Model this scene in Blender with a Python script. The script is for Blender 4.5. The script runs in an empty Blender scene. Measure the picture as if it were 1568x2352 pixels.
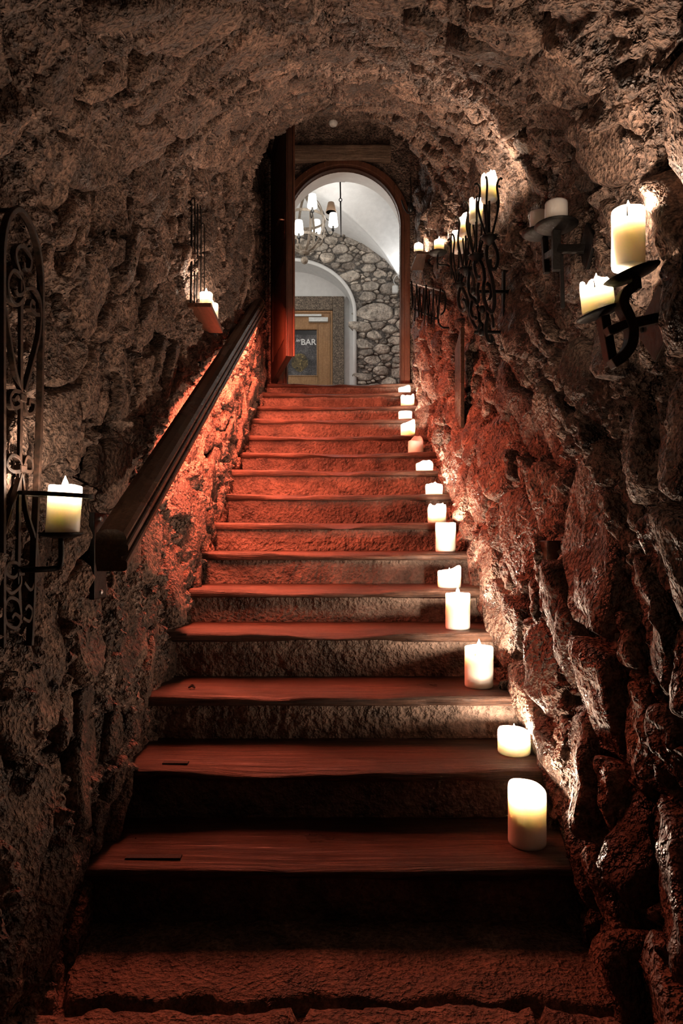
import bpy, math, random
import numpy as np
from mathutils import Vector, Matrix

# ------------------------------------------------------------------ camera, world, exposure
F, YH, E = 1568.0, 1232.0, 1.2          # focal length in pixels, horizon row, eye height above the floor
SC = bpy.context.scene
COL = SC.collection
cam_d = bpy.data.cameras.new('camera')
cam_d.sensor_width = 36.0; cam_d.lens = 36.0 * F / 2352.0
cam_d.shift_y = (YH - 1176.0) / 2352.0
cam_d.clip_start = 0.02
cam = bpy.data.objects.new('camera', cam_d); COL.objects.link(cam)
cam.location = (0, 0, E); cam.rotation_euler = (math.pi / 2, 0, 0)
SC.camera = cam
world = bpy.data.worlds.new('world'); SC.world = world; world.use_nodes = True
world.node_tree.nodes['Background'].inputs[0].default_value = (1.0, 0.62, 0.42, 1)
world.node_tree.nodes['Background'].inputs[1].default_value = 0.012
vs = SC.view_settings
vs.view_transform = 'Standard'; vs.look = 'None'; vs.gamma = 1.0; vs.use_curve_mapping = False
vs.exposure = 0.0
SC.cycles.max_bounces = 5; SC.cycles.diffuse_bounces = 2; SC.cycles.glossy_bounces = 2; SC.cycles.transparent_max_bounces = 6

CANDLE_RGB = (1.0, 0.73, 0.54)
CANDLE_W = 4.6
RED_RGB = (1.0, 0.18, 0.095)
RED_STRENGTH = 700.0
LOBBY_W = 3.2

random.seed(7)
RNG = np.random.RandomState(11)

# ------------------------------------------------------------------ numpy noise
def _h(ix, iy, iz, s):
    h = (ix.astype(np.int64) * 374761393 + iy.astype(np.int64) * 668265263 + iz.astype(np.int64) * 2147483647 + s * 974711) & 0xFFFFFFFF
    h = ((h ^ (h >> 13)) * 1274126177) & 0xFFFFFFFF
    h = ((h ^ (h >> 15)) * 2246822519) & 0xFFFFFFFF
    return ((h ^ (h >> 16)) & 0xFFFFFF).astype(np.float64) / 0xFFFFFF
def vnoise(P, s=0):
    I = np.floor(P).astype(np.int64); f = P - I
    w = f * f * f * (f * (f * 6 - 15) + 10)
    r = 0
    for dx in (0, 1):
        for dy in (0, 1):
            for dz in (0, 1):
                k = (w[..., 0] if dx else 1 - w[..., 0]) * (w[..., 1] if dy else 1 - w[..., 1]) * (w[..., 2] if dz else 1 - w[..., 2])
                r = r + k * _h(I[..., 0] + dx, I[..., 1] + dy, I[..., 2] + dz, s)
    return r * 2 - 1
def fbm(P, s=0, o=4, g=0.5):
    a, t, r = 1.0, 0.0, 0
    for k in range(o):
        r = r + a * vnoise(P * (2.03 ** k) + 17.3 * k, s + k); t += a; a *= g
    return r / t
def ridged(P, s=0, o=4, g=0.55):
    a, t, r = 1.0, 0.0, 0
    for k in range(o):
        r = r + a * (1 - np.abs(vnoise(P * (2.1 ** k) + 9.1 * k, s + k)) * 2); t += a; a *= g
    return r / t
def worley(P, s=0):
    I = np.floor(P).astype(np.int64); f = P - I
    f1 = np.full(P.shape[:-1], 9.0); f2 = f1.copy(); idv = f1.copy()
    for dx in (-1, 0, 1):
        for dy in (-1, 0, 1):
            for dz in (-1, 0, 1):
                a, b, c = I[..., 0] + dx, I[..., 1] + dy, I[..., 2] + dz
                d = np.sqrt((dx + _h(a, b, c, s) - f[..., 0]) ** 2 + (dy + _h(a, b, c, s + 1) - f[..., 1]) ** 2 + (dz + _h(a, b, c, s + 2) - f[..., 2]) ** 2)
                m = d < f1
                f2 = np.where(m, f1, np.minimum(f2, d)); f1 = np.where(m, d, f1)
                idv = np.where(m, _h(a, b, c, s + 3), idv)
    return f1, f2, idv
def sstep(a, b, x):
    t = np.clip((x - a) / (b - a), 0, 1); return t * t * (3 - 2 * t)

# ------------------------------------------------------------------ object helpers
def obj(name, me, mat=None, parent=None, smooth=True):
    if mat is not None: me.materials.append(mat)
    if smooth: me.polygons.foreach_set('use_smooth', np.ones(len(me.polygons), dtype=bool))
    o = bpy.data.objects.new(name, me); COL.objects.link(o)
    if parent is not None: put(o, parent)
    return o
def put(o, parent):
    o.parent = parent
    o.matrix_parent_inverse = Matrix.LocRotScale(parent.location, parent.rotation_euler, None).inverted() if parent.type == 'EMPTY' else Matrix.Identity(4)
def tag(o, label=None, cat=None, group=None, kind=None):
    if label: o['label'] = label
    if cat: o['category'] = cat
    if group: o['group'] = group
    if kind: o['kind'] = kind
    return o
def thing(name, label, cat, loc=(0, 0, 0), group=None):
    o = bpy.data.objects.new(name, None); COL.objects.link(o); o.location = loc; o.empty_display_size = 0.05
    return tag(o, label, cat, group)
def struct(o, label=None):
    return tag(o, label, None, None, 'structure')
def pydata(name, v, f):
    me = bpy.data.meshes.new(name); me.from_pydata([tuple(map(float, p)) for p in v], [], f); me.update(); return me
def grid_mesh(name, P, flip=False, closed=False):
    nu, nv = P.shape[:2]
    idx = np.arange(nu * nv).reshape(nu, nv)
    if closed: idx = np.concatenate([idx, idx[:1]], 0)
    a, b, c, d = idx[:-1, :-1], idx[1:, :-1], idx[1:, 1:], idx[:-1, 1:]
    q = np.stack([a, b, c, d] if not flip else [a, d, c, b], -1).reshape(-1, 4)
    me = bpy.data.meshes.new(name)
    me.vertices.add(nu * nv); me.vertices.foreach_set('co', P.reshape(-1).astype(np.float32))
    me.loops.add(q.size); me.loops.foreach_set('vertex_index', q.reshape(-1).astype(np.int32))
    me.polygons.add(len(q)); me.polygons.foreach_set('loop_start', np.arange(0, q.size, 4, dtype=np.int32))
    me.polygons.foreach_set('loop_total', np.full(len(q), 4, dtype=np.int32))
    me.update(calc_edges=True); me.validate(); return me
class MB:
    def __init__(s): s.v = []; s.f = []
    def add(s, v, f):
        n = len(s.v); s.v += [tuple(map(float, p)) for p in v]; s.f += [tuple(i + n for i in q) for q in f]; return s
    def box(s, x0, x1, y0, y1, z0, z1, bev=0.0):
        if bev <= 0:
            v = [(x, y, z) for z in (z0, z1) for y in (y0, y1) for x in (x0, x1)]
            return s.add(v, [(0, 2, 3, 1), (4, 5, 7, 6), (0, 1, 5, 4), (2, 6, 7, 3), (0, 4, 6, 2), (1, 3, 7, 5)])
        b = bev
        prof = lambda z, k: [(x0 + k + b, y0 + k, z), (x1 - k - b, y0 + k, z), (x1 - k, y0 + k + b, z), (x1 - k, y1 - k - b, z), (x1 - k - b, y1 - k, z), (x0 + k + b, y1 - k, z), (x0 + k, y1 - k - b, z), (x0 + k, y0 + k + b, z)]
        v = prof(z0, b) + prof(z0 + b, 0) + prof(z1 - b, 0) + prof(z1, b)
        f = [tuple(range(7, -1, -1)), tuple(range(24, 32))]
        for r in range(3):
            for k in range(8): f.append((r * 8 + k, r * 8 + (k + 1) % 8, r * 8 + 8 + (k + 1) % 8, r * 8 + 8 + k))
        return s.add(v, f)
    def quadbox(s, a, b, c, d, n):
        """a slab: four corners and an offset vector"""
        p = [Vector(q) for q in (a, b, c, d)]; n = Vector(n)
        return s.add(p + [q + n for q in p], [(0, 3, 2, 1), (4, 5, 6, 7), (0, 1, 5, 4), (1, 2, 6, 5), (2, 3, 7, 6), (3, 0, 4, 7)])
    def lathe(s, prof, c=(0, 0, 0), n=24, axis=None):
        v = []; f = []
        R = Vector((0, 0, 1)).rotation_difference(Vector(axis)).to_matrix() if axis is not None else Matrix.Identity(3)
        for (r, z) in prof:
            for k in range(n):
                a = 2 * math.pi * k / n; v.append(Vector(c) + R @ Vector((r * math.cos(a), r * math.sin(a), z)))
        for i in range(len(prof) - 1):
            for k in range(n): f.append((i * n + k, i * n + (k + 1) % n, (i + 1) * n + (k + 1) % n, (i + 1) * n + k))
        f.append(tuple(range(n - 1, -1, -1))); f.append(tuple((len(prof) - 1) * n + k for k in range(n)))
        return s.add(v, f)
    def sweep(s, pts, sec, ref=None, closed=False, scale=None):
        """sec: list of (a, b) offsets; ref: direction that stays offset b"""
        pts = [Vector(p) for p in pts]; n = len(pts); m = len(sec); v = []; f = []
        prev = Vector(ref) if ref is not None else None
        for i, p in enumerate(pts):
            t = (pts[(i + 1) % n] - pts[i - 1]) if closed else (pts[min(i + 1, n - 1)] - pts[max(i - 1, 0)])
            t.normalize()
            if prev is None:
                prev = Vector((0, 0, 1)) if abs(t.z) < 0.9 else Vector((1, 0, 0))
            b = (Vector(ref) if ref is not None else prev); b = b - t * b.dot(t)
            if b.length < 1e-4: b = prev - t * prev.dot(t)
            b.normalize(); prev = b; a = t.cross(b)
            k = scale[i] if scale is not None else 1.0
            for (sa, sb) in sec: v.append(p + a * sa * k + b * sb * k)
        L = n if closed else n - 1
        for i in range(L):
            j = (i + 1) % n
            for k in range(m): f.append((i * m + k, i * m + (k + 1) % m, j * m + (k + 1) % m, j * m + k))
        if not closed: f.append(tuple(range(m - 1, -1, -1))); f.append(tuple((n - 1) * m + k for k in range(m)))
        return s.add(v, f)
    def tube(s, pts, r, n=8, **kw):
        return s.sweep(pts, [(r * math.cos(2 * math.pi * k / n), r * math.sin(2 * math.pi * k / n)) for k in range(n)], **kw)
    def bar(s, pts, w, t, ref, **kw):
        return s.sweep(pts, [(-w / 2, -t / 2), (w / 2, -t / 2), (w / 2, t / 2), (-w / 2, t / 2)], ref=ref, **kw)
    def build(s, name, mat, parent=None, smooth=False, bevel=0.0, auto=True):
        me = pydata(name, s.v, s.f)
        o = obj(name, me, mat, parent, smooth)
        if bevel > 0:
            md = o.modifiers.new('bevel', 'BEVEL'); md.width = bevel; md.segments = 2; md.limit_method = 'ANGLE'; md.angle_limit = 0.7
        return o
def smooth_pts(pts, k=5, closed=False):
    """Catmull-Rom through the points"""
    P = [Vector(p) for p in pts]; n = len(P); out = []
    for i in range(n if closed else n - 1):
        g = (lambda q: P[q % n]) if closed else (lambda q: P[min(max(q, 0), n - 1)])
        p0, p1, p2, p3 = g(i - 1), g(i), g(i + 1), g(i + 2)
        for j in range(k):
            t = j / k
            out.append(0.5 * ((2 * p1) + (p2 - p0) * t + (2 * p0 - 5 * p1 + 4 * p2 - p3) * t * t + (3 * p1 - p0 - 3 * p2 + p3) * t ** 3))
    if not closed: out.append(P[-1])
    return out
def at(px, py, d):
    """the point a photograph pixel shows when it lies d metres down the passage"""
    return Vector(((px - 784.0) * d / F, d, E + (YH - py) * d / F))

# ------------------------------------------------------------------ materials
class NT:
    def __init__(s, name):
        s.m = bpy.data.materials.new(name); s.m.use_nodes = True; s.t = s.m.node_tree; s.n = s.t.nodes
        s.b = s.n['Principled BSDF']
    def new(s, kind, **kw):
        n = s.n.new(kind)
        for k, v in kw.items(): setattr(n, k, v)
        return n
    def link(s, a, b): s.t.links.new(a, b)
    def coord(s, scale=(1, 1, 1), kind='pos'):
        mp = s.new('ShaderNodeMapping'); mp.inputs['Scale'].default_value = scale
        if kind == 'pos': s.link(s.new('ShaderNodeNewGeometry').outputs['Position'], mp.inputs['Vector'])
        else: s.link(s.new('ShaderNodeTexCoord').outputs['Object'], mp.inputs['Vector'])
        return mp.outputs['Vector']
    def noise(s, vec, scale, detail=6, rough=0.6, typ='FBM', dist=0.0):
        n = s.new('ShaderNodeTexNoise'); n.noise_type = typ
        n.inputs['Scale'].default_value = scale; n.inputs['Detail'].default_value = detail; n.inputs['Roughness'].default_value = rough
        if 'Distortion' in n.inputs: n.inputs['Distortion'].default_value = dist
        s.link(vec, n.inputs['Vector']); return n.outputs[0]
    def ramp(s, fac, stops):
        r = s.new('ShaderNodeValToRGB'); e = r.color_ramp.elements
        while len(e) < len(stops): e.new(0.5)
        for k, (p, c) in enumerate(stops):
            e[k].position = p; e[k].color = (c[0], c[1], c[2], 1) if len(c) > 2 else (c[0], c[0], c[0], 1)
        s.link(fac, r.inputs[0]); return r.outputs[0]
    def mix(s, fac, a, b, mode='MIX'):
        n = s.new('ShaderNodeMix'); n.data_type = 'RGBA'; n.blend_type = mode
        for sock, v in ((n.inputs[0], fac), (n.inputs[6], a), (n.inputs[7], b)):
            if isinstance(v, (int, float)): sock.default_value = v
            elif isinstance(v, tuple): sock.default_value = (*v, 1)
            else: s.link(v, sock)
        return n.outputs[2]
    def bump(s, h, dist, strength=1.0, prev=None):
        n = s.new('ShaderNodeBump'); n.inputs['Distance'].default_value = dist; n.inputs['Strength'].default_value = strength
        s.link(h, n.inputs['Height'])
        if prev is not None: s.link(prev, n.inputs['Normal'])
        return n.outputs[0]
    def fin(s, col=None, rough=None, nrm=None, metal=None, spec=None):
        for k, v in (('Base Color', col), ('Roughness', rough), ('Metallic', metal), ('Specular IOR Level', spec)):
            if v is None: continue
            if isinstance(v, (int, float)): s.b.inputs[k].default_value = v
            elif isinstance(v, tuple): s.b.inputs[k].default_value = (*v, 1)
            else: s.link(v, s.b.inputs[k])
        if nrm is not None: s.link(nrm, s.b.inputs['Normal'])
        return s.m
def rock(name, dark, mid, light, fine=60.0, bd=(0.03, 0.012, 0.004), rough=(0.55, 0.95), per_obj=True, cscale=9.0, grit=1.0, speck=0.8):
    t = NT(name); v = t.coord()
    n1 = t.noise(v, cscale, 3, 0.62); n2 = t.noise(v, fine, 2, 0.55); n3 = t.noise(v, fine * 0.45, 1.5, 0.5, 'RIDGED_MULTIFRACTAL')
    col = t.ramp(n1, [(0.32, dark), (0.5, mid), (0.68, light)])
    col = t.mix(speck, col, t.ramp(n2, [(0.36, (0.22, 0.20, 0.19)), (0.5, (0.95, 0.94, 0.92)), (0.66, (1.6, 1.5, 1.42))]), 'MULTIPLY')
    if per_obj:
        oi = t.new('ShaderNodeObjectInfo')
        col = t.mix(1.0, col, t.ramp(oi.outputs['Random'], [(0.0, (0.5, 0.46, 0.43)), (0.5, (0.95, 0.92, 0.88)), (1.0, (1.35, 1.28, 1.2))]), 'MULTIPLY')
    nb = t.bump(n3, bd[1] * grit, 1.0)
    nb = t.bump(n2, bd[2] * 3.0 * grit, 1.0, nb)
    rg = t.ramp(n1, [(0.38, (rough[0],)), (0.6, (rough[1],))])
    return t.fin(col, rg, nb, spec=0.45)
def wood(name, dark, light, axis='x', rough=(0.35, 0.7), wear=0.5, bd=0.006):
    t = NT(name)
    sc = {'x': (1.0, 18, 18), 'y': (18, 1.0, 18), 'z': (18, 18, 1.0)}[axis]
    v = t.coord(sc)
    g = t.noise(v, 3.0, 8, 0.62, dist=1.6); big = t.noise(t.coord(), 3.5, 5, 0.6); sp = t.noise(t.coord(), 55, 5, 0.7)
    col = t.ramp(g, [(0.32, dark), (0.68, light)])
    col = t.mix(wear, col, t.ramp(big, [(0.3, (0.4, 0.38, 0.36)), (0.7, (1.4, 1.35, 1.3))]), 'MULTIPLY')
    col = t.mix(0.6, col, t.ramp(sp, [(0.35, (0.55, 0.53, 0.5)), (0.6, (1, 1, 1)), (0.8, (1.6, 1.6, 1.6))]), 'MULTIPLY')
    nb = t.bump(g, bd, 0.8); nb = t.bump(sp, 0.002, 0.6, nb)
    return t.fin(col, t.ramp(big, [(0.3, (rough[0],)), (0.7, (rough[1],))]), nb, spec=0.4)
def iron(name, base, rust=None):
    t = NT(name); v = t.coord()
    n = t.noise(v, 45, 6, 0.65)
    col = t.ramp(n, [(0.4, base), (0.7, rust or tuple(c * 1.7 for c in base))])
    return t.fin(col, t.ramp(n, [(0.3, (0.38,)), (0.7, (0.7,))]), t.bump(n, 0.003, 0.7), metal=0.1, spec=0.22)
def plain(name, col, rough=0.6, metal=0.0, nscale=30, namt=0.15, bd=0.002):
    t = NT(name); v = t.coord(); n = t.noise(v, nscale, 5, 0.6)
    c = t.ramp(n, [(0.3, tuple(x * (1 - namt) for x in col)), (0.7, tuple(min(1, x * (1 + namt)) for x in col))])
    return t.fin(c, rough, t.bump(n, bd, 0.5), metal)
def emit(name, col, strength):
    t = NT(name); t.b.inputs['Base Color'].default_value = (*col, 1)
    t.b.inputs['Emission Color'].default_value = (*col, 1); t.b.inputs['Emission Strength'].default_value = strength
    return t.m
M = {}
M['mortar'] = rock('lime_mortar_rubble', (0.047, 0.030, 0.023), (0.175, 0.120, 0.096), (0.325, 0.243, 0.202), 62, (0.030, 0.020, 0.010), per_obj=False)
M['stone'] = rock('rubble_stone', (0.057, 0.038, 0.030), (0.143, 0.098, 0.078), (0.252, 0.183, 0.150), 74, (0.020, 0.014, 0.007))
M['stone_wet'] = rock('damp_rubble_stone', (0.052, 0.035, 0.027), (0.143, 0.098, 0.078), (0.262, 0.192, 0.156), 60, (0.028, 0.020, 0.010), (0.36, 0.85), speck=0.7)
M['riser'] = rock('riser_stone', (0.05, 0.036, 0.029), (0.14, 0.105, 0.087), (0.22, 0.17, 0.145), 60, (0.010, 0.012, 0.006), cscale=7, speck=0.35)
M['slab'] = rock('floor_slab_stone', (0.10, 0.075, 0.062), (0.21, 0.16, 0.13), (0.34, 0.27, 0.23), 80, (0.012, 0.010, 0.006), (0.4, 0.85), cscale=11, speck=0.5)
M['grey_stone'] = rock('lobby_grey_stone', (0.20, 0.185, 0.165), (0.46, 0.425, 0.385), (0.70, 0.655, 0.60), 40, (0.02, 0.022, 0.008), cscale=9, speck=0.3)
M['grey_mortar'] = rock('lobby_mortar', (0.05, 0.047, 0.044), (0.12, 0.11, 0.10), (0.22, 0.205, 0.19), 45, (0.03, 0.015, 0.004), per_obj=False)
M['granite'] = rock('brown_granite', (0.08, 0.06, 0.045), (0.17, 0.135, 0.105), (0.28, 0.23, 0.18), 80, (0.004, 0.003, 0.002), per_obj=False, cscale=40)
M['plaster'] = plain('white_plaster', (0.72, 0.72, 0.71), 0.85, 0, 14, 0.06, 0.006)
M['tread'] = wood('oiled_tread_oak', (0.018, 0.009, 0.006), (0.15, 0.080, 0.053), 'x', (0.26, 0.6), 0.9, 0.012)
M['rail'] = wood('dark_handrail_wood', (0.025, 0.013, 0.008), (0.075, 0.038, 0.022), 'y', (0.22, 0.38), 0.3, 0.001)
M['door'] = wood('dark_door_wood', (0.028, 0.012, 0.008), (0.075, 0.030, 0.018), 'z', (0.32, 0.5), 0.3, 0.001)
M['frame'] = wood('red_brown_frame_wood', (0.06, 0.024, 0.014), (0.14, 0.058, 0.034), 'z', (0.3, 0.5), 0.3, 0.001)
M['lintel'] = wood('weathered_lintel_wood', (0.07, 0.045, 0.03), (0.26, 0.18, 0.13), 'x', (0.6, 0.9), 0.5, 0.012)
M['board'] = wood('red_brown_board', (0.07, 0.028, 0.016), (0.16, 0.07, 0.04), 'y', (0.4, 0.6), 0.3, 0.002)
M['pine'] = wood('honey_pine', (0.31, 0.155, 0.062), (0.48, 0.275, 0.13), 'z', (0.4, 0.55), 0.2, 0.0008)
M['stave'] = wood('pale_stave_wood', (0.16, 0.13, 0.10), (0.42, 0.36, 0.29), 'z', (0.5, 0.7), 0.3, 0.001)
M['iron'] = iron('black_iron', (0.004, 0.0036, 0.0034), (0.009, 0.0075, 0.0065))
M['rust'] = iron('rusty_iron', (0.014, 0.010, 0.008), (0.055, 0.028, 0.018))
M['steel'] = plain('bright_steel', (0.8, 0.8, 0.8), 0.4, 0.7)
M['brass'] = plain('dull_brass', (0.45, 0.22, 0.14), 0.35, 1.0)
M['white'] = plain('white_enamel', (0.7, 0.71, 0.69), 0.4)
M['black'] = plain('black_plastic', (0.012, 0.012, 0.012), 0.35)
M['grip'] = plain('black_grip_tape', (0.02, 0.018, 0.017), 0.8, 0, 140, 0.5, 0.003)
M['wick'] = plain('charred_wick', (0.015, 0.012, 0.01), 0.9)
def flame_mat():
    t = NT('flame'); t.n.remove(t.b)
    e = t.new('ShaderNodeEmission'); e.inputs[0].default_value = (1.0, 0.80, 0.55, 1); e.inputs[1].default_value = 30.0
    a = t.new('ShaderNodeAddShader'); t.link(e.outputs[0], a.inputs[0]); t.link(t.new('ShaderNodeBsdfTransparent').outputs[0], a.inputs[1])
    t.link(a.outputs[0], t.n['Material Output'].inputs[0]); t.m.cycles.emission_sampling = 'NONE'; return t.m
M['flame'] = flame_mat()
M['led'] = emit('red_led', RED_RGB, RED_STRENGTH)
M['shade_lit'] = emit('lit_lamp_shade', (1.0, 0.95, 0.87), 3.2)
M['shade_brown'] = plain('brown_parchment', (0.28, 0.17, 0.10), 0.6)
M['bulb'] = emit('lamp_bulb', (1.0, 0.95, 0.88), 14.0)
M['shade_lit'].cycles.emission_sampling = 'NONE'; M['bulb'].cycles.emission_sampling = 'NONE'
M['letter'] = plain('white_lettering', (0.85, 0.85, 0.84), 0.5, 0, 30, 0.0)
M['poster'] = rock('slate_poster_print', (0.03, 0.03, 0.035), (0.075, 0.072, 0.078), (0.15, 0.145, 0.15), 60, (0.0005, 0.0005, 0.0003), (0.3, 0.4), False, 7)
M['poster_dark'] = plain('poster_header_print', (0.02, 0.02, 0.022), 0.3)
t = NT('gold_glass_print')
v = t.coord()
M['gold'] = t.fin(t.ramp(t.noise(v, 13, 4, 0.7, dist=1.0), [(0.38, (0.03, 0.024, 0.012)), (0.55, (0.16, 0.115, 0.045)), (0.64, (0.55, 0.42, 0.16)), (0.72, (0.9, 0.85, 0.6))]), 0.35)
t = NT('ivory_wax')
t.fin((0.93, 0.882, 0.815), 0.38, t.bump(t.noise(t.coord(), 22, 3, 0.5), 0.002, 0.5), spec=0.4)
t.b.inputs['Subsurface Weight'].default_value = 1.0
t.b.inputs['Subsurface Radius'].default_value = (1.0, 0.95, 0.87)
t.b.inputs['Subsurface Scale'].default_value = 0.035
M['wax'] = t.m

# ------------------------------------------------------------------ the flight of steps in numbers
NST = 15
DK = [1.91 + 0.318 * k for k in range(NST)]
YK = [1995, 1768, 1597, 1452, 1352, 1268, 1199, 1133, 1078, 1037, 998, 960, 930, 900, 878]
ZK = [E + (YH - y) * d / F for y, d in zip(YK, DK)]
XL, XR = -0.727, 0.675
SL = (ZK[-1] - ZK[0]) / (DK[-1] - DK[0])
LAND = ZK[-1]
DOORY = 6.55
def zn(Y):
    return np.clip(ZK[0] + SL * (np.asarray(Y, float) - DK[0]), 0.0, LAND)
SPRING, RISE = 1.72, 0.73
def xleft(Y, h):
    fade = 1 - 0.85 * sstep(3.6, 5.2, Y)
    return -0.735 - 0.075 * sstep(0.0, 0.8, h) * fade
def xright(Y, h):
    fade = 1 - 0.75 * sstep(4.0, 5.6, Y)
    return 0.69 + 0.125 * sstep(0.05, 0.9, h) * fade
def surf_left(Y, h):
    return np.stack([xleft(Y, h), Y, zn(Y) + h], -1)
def surf_right(Y, h):
    return np.stack([xright(Y, h), Y, zn(Y) + h], -1)
CL = 2.3
def surf_ceil(Y, s):
    th = math.pi * (1 - s / CL)
    a0, a1 = xleft(Y, np.full_like(Y, SPRING)), xright(Y, np.full_like(Y, SPRING))
    xc, a = (a0 + a1) / 2, (a1 - a0) / 2
    return np.stack([xc + a * np.cos(th), Y, zn(Y) + SPRING + RISE * np.sin(th) ** 0.92], -1)
def normals(fn, Y, s, inward):
    e = 1e-3
    du = fn(Y + e, s) - fn(Y - e, s); dv = fn(Y, np.clip(s + e, 0.002 if fn is surf_ceil else -9, CL - 0.002 if fn is surf_ceil else 9)) - fn(Y, np.clip(s - e, 0.002 if fn is surf_ceil else -9, CL - 0.002 if fn is surf_ceil else 9))
    n = np.cross(du, dv); n /= np.linalg.norm(n, axis=-1, keepdims=True) + 1e-12
    p = fn(Y, s); c = np.stack([np.zeros_like(Y), Y, zn(Y) + 1.3], -1)
    sg = np.sign(((c - p) * n).sum(-1, keepdims=True)); sg[sg == 0] = 1
    return n * sg
def crag(P, amp=1.0, seed=0):
    """inward relief of the crumbling mortar"""
    big = fbm(P * 2.6, seed, 3) * 0.022
    f1, f2, idv = worley(P * 8.0 + 0.4 * np.stack([vnoise(P * 12, seed + 50), vnoise(P * 12, seed + 51), vnoise(P * 12, seed + 52)], -1), seed + 5)
    lump = np.clip(f2 - f1, 0, 0.35) * 0.075 + (idv - 0.5) * 0.034
    g1, g2, gi = worley(P * 21.0 + 0.6 * np.stack([vnoise(P * 30, seed + 60), vnoise(P * 30, seed + 61), vnoise(P * 30, seed + 62)], -1), seed + 21)
    small = np.clip(g2 - g1, 0, 0.5) * 0.036 + (gi - 0.5) * 0.020
    rg = ridged(P * 19.0, seed + 31, 4) * 0.016 + fbm(P * 48.0, seed + 35, 2) * 0.007
    hole = -sstep(0.22, 0.5, vnoise(P * np.array([8.5, 8.5, 7.0]), seed + 41)) * 0.055 - sstep(0.25, 0.5, vnoise(P * 21.0, seed + 43)) * 0.018
    return (big + lump + small + rg + hole - 0.022) * amp

def power_cells(u0, u1, v0, v1, n_try, rmin, rmax, ang, stretch, fixed=(), seed=1, inside=None, tight=0.9, skew=1.6, chords=3, fill=1.28):
    """packed stone outlines on a patch: list of (centre, radius, directions, distances) in patch coordinates"""
    R = np.random.RandomState(seed); pts = []; rad = []
    ca, sa = math.cos(ang), math.sin(ang)
    fw = lambda p: np.array([(p[0] * ca + p[1] * sa) / stretch, -p[0] * sa + p[1] * ca])
    bk = lambda q: np.array([q[0] * stretch * ca - q[1] * sa, q[0] * stretch * sa + q[1] * ca])
    for (a, b, r) in fixed: pts.append(fw((a, b))); rad.append(r)
    for k in range(n_try):
        r = rmin + (rmax - rmin) * R.rand() ** skew * (1 - 0.75 * k / n_try) if k > n_try * 0.1 else rmin + (rmax - rmin) * (0.5 + 0.5 * R.rand())
        p = np.array([u0 + (u1 - u0) * R.rand(), v0 + (v1 - v0) * R.rand()])
        if inside is not None and not inside(p): continue
        q = fw(p)
        if pts:
            A = np.array(pts); D = np.hypot(A[:, 0] - q[0], A[:, 1] - q[1])
            if (D < (np.array(rad) + r) * tight).any(): continue
        pts.append(q); rad.append(r)
    A = np.array(pts); W = np.array(rad); cells = []
    for i in range(len(A)):
        d = A - A[i]; L2 = (d ** 2).sum(1); L2[i] = 1e9
        nb = np.argsort(L2)[:14]
        m = 26
        th = np.linspace(0, 2 * math.pi, m, endpoint=False) + R.rand()
        D = np.stack([np.cos(th), np.sin(th)], 1)
        dot = D @ d[nb].T
        tt = np.where(dot > 1e-6, (L2[nb] + W[i] ** 2 - W[nb] ** 2)[None] / (2 * np.maximum(dot, 1e-6)), 9.0).min(1)
        tt = np.minimum(tt * (0.90 + 0.05 * R.rand()), W[i] * (fill + 0.3 * R.rand()))
        tt = np.maximum(tt, W[i] * 0.35)
        # straighter chips: clip with a few random chords
        for _ in range(chords):
            a = R.rand() * 6.283; c = np.cos(th - a); lim = W[i] * (0.82 + 0.4 * R.rand())
            tt = np.where(c > 0.05, np.minimum(tt, lim / np.maximum(c, 0.05)), tt)
        cells.append((bk(A[i]), W[i], np.array([bk(x) for x in D]), tt))
    return cells
RINGS = [(0.0, 1.0), (0.2, 1.0), (0.4, 1.0), (0.58, 0.98), (0.74, 0.94), (0.86, 0.84), (0.95, 0.55), (1.0, 0.1), (0.99, -1.4)]
def stone_mesh(cell, fn, nfn, proud, rough=0.012, seed=0, tilt=0.25):
    c, r, D, tt = cell; m = len(tt); R = np.random.RandomState(seed)
    uv = []; hh = []
    tl = (R.rand(2) - 0.5) * 2 * tilt
    for (k, (fr, hf)) in enumerate(RINGS):
        if fr == 0: uv.append(c[None]); hh.append(np.array([hf * proud])); continue
        q = c[None] + D * (tt * fr)[:, None]
        uv.append(q); hh.append(hf * proud + (q - c) @ tl * (1 if hf > 0.3 else 0.3))
    uv = np.concatenate(uv); hh = np.concatenate(hh)
    P = fn(uv[:, 0], uv[:, 1]); N = nfn(uv[:, 0], uv[:, 1])
    n3 = fbm(P * 10, 77, 4, 0.6) * rough * 1.5 + ridged(P * 22, 91, 4) * rough * 0.9
    P = P + N * (hh + np.where(hh > -proud, n3, 0))[:, None]
    f = [(0, 1 + k, 1 + (k + 1) % m) for k in range(m)]
    for i in range(len(RINGS) - 2):
        for k in range(m):
            a = 1 + i * m + k; b = 1 + i * m + (k + 1) % m
            f.append((a, a + m, b + m, b))
    me = pydata('stone', P, f)
    # outward facing
    nn = np.cross(P[1] - P[0], P[2] - P[0])
    if nn @ N[0] < 0: me.flip_normals()
    return me
def shell(name, fn, u0, u1, v0, v1, step, label, seed, amp=1.0):
    nu, nv = int((u1 - u0) / step), int((v1 - v0) / step)
    Y, S = np.meshgrid(np.linspace(u0, u1, nu), np.linspace(v0, v1, nv), indexing='ij')
    P = fn(Y, S); N = normals(fn, Y, S, True)
    P = P + N * crag(P, amp, 3)[..., None]
    me = grid_mesh(name, P)
    nn = np.zeros(3)
    pl = me.polygons[len(me.polygons) // 2]
    if Vector(pl.normal).dot(Vector(N[nu // 2, nv // 2])) < 0: me.flip_normals()
    return struct(obj(name, me, M['mortar']), label)
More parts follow.
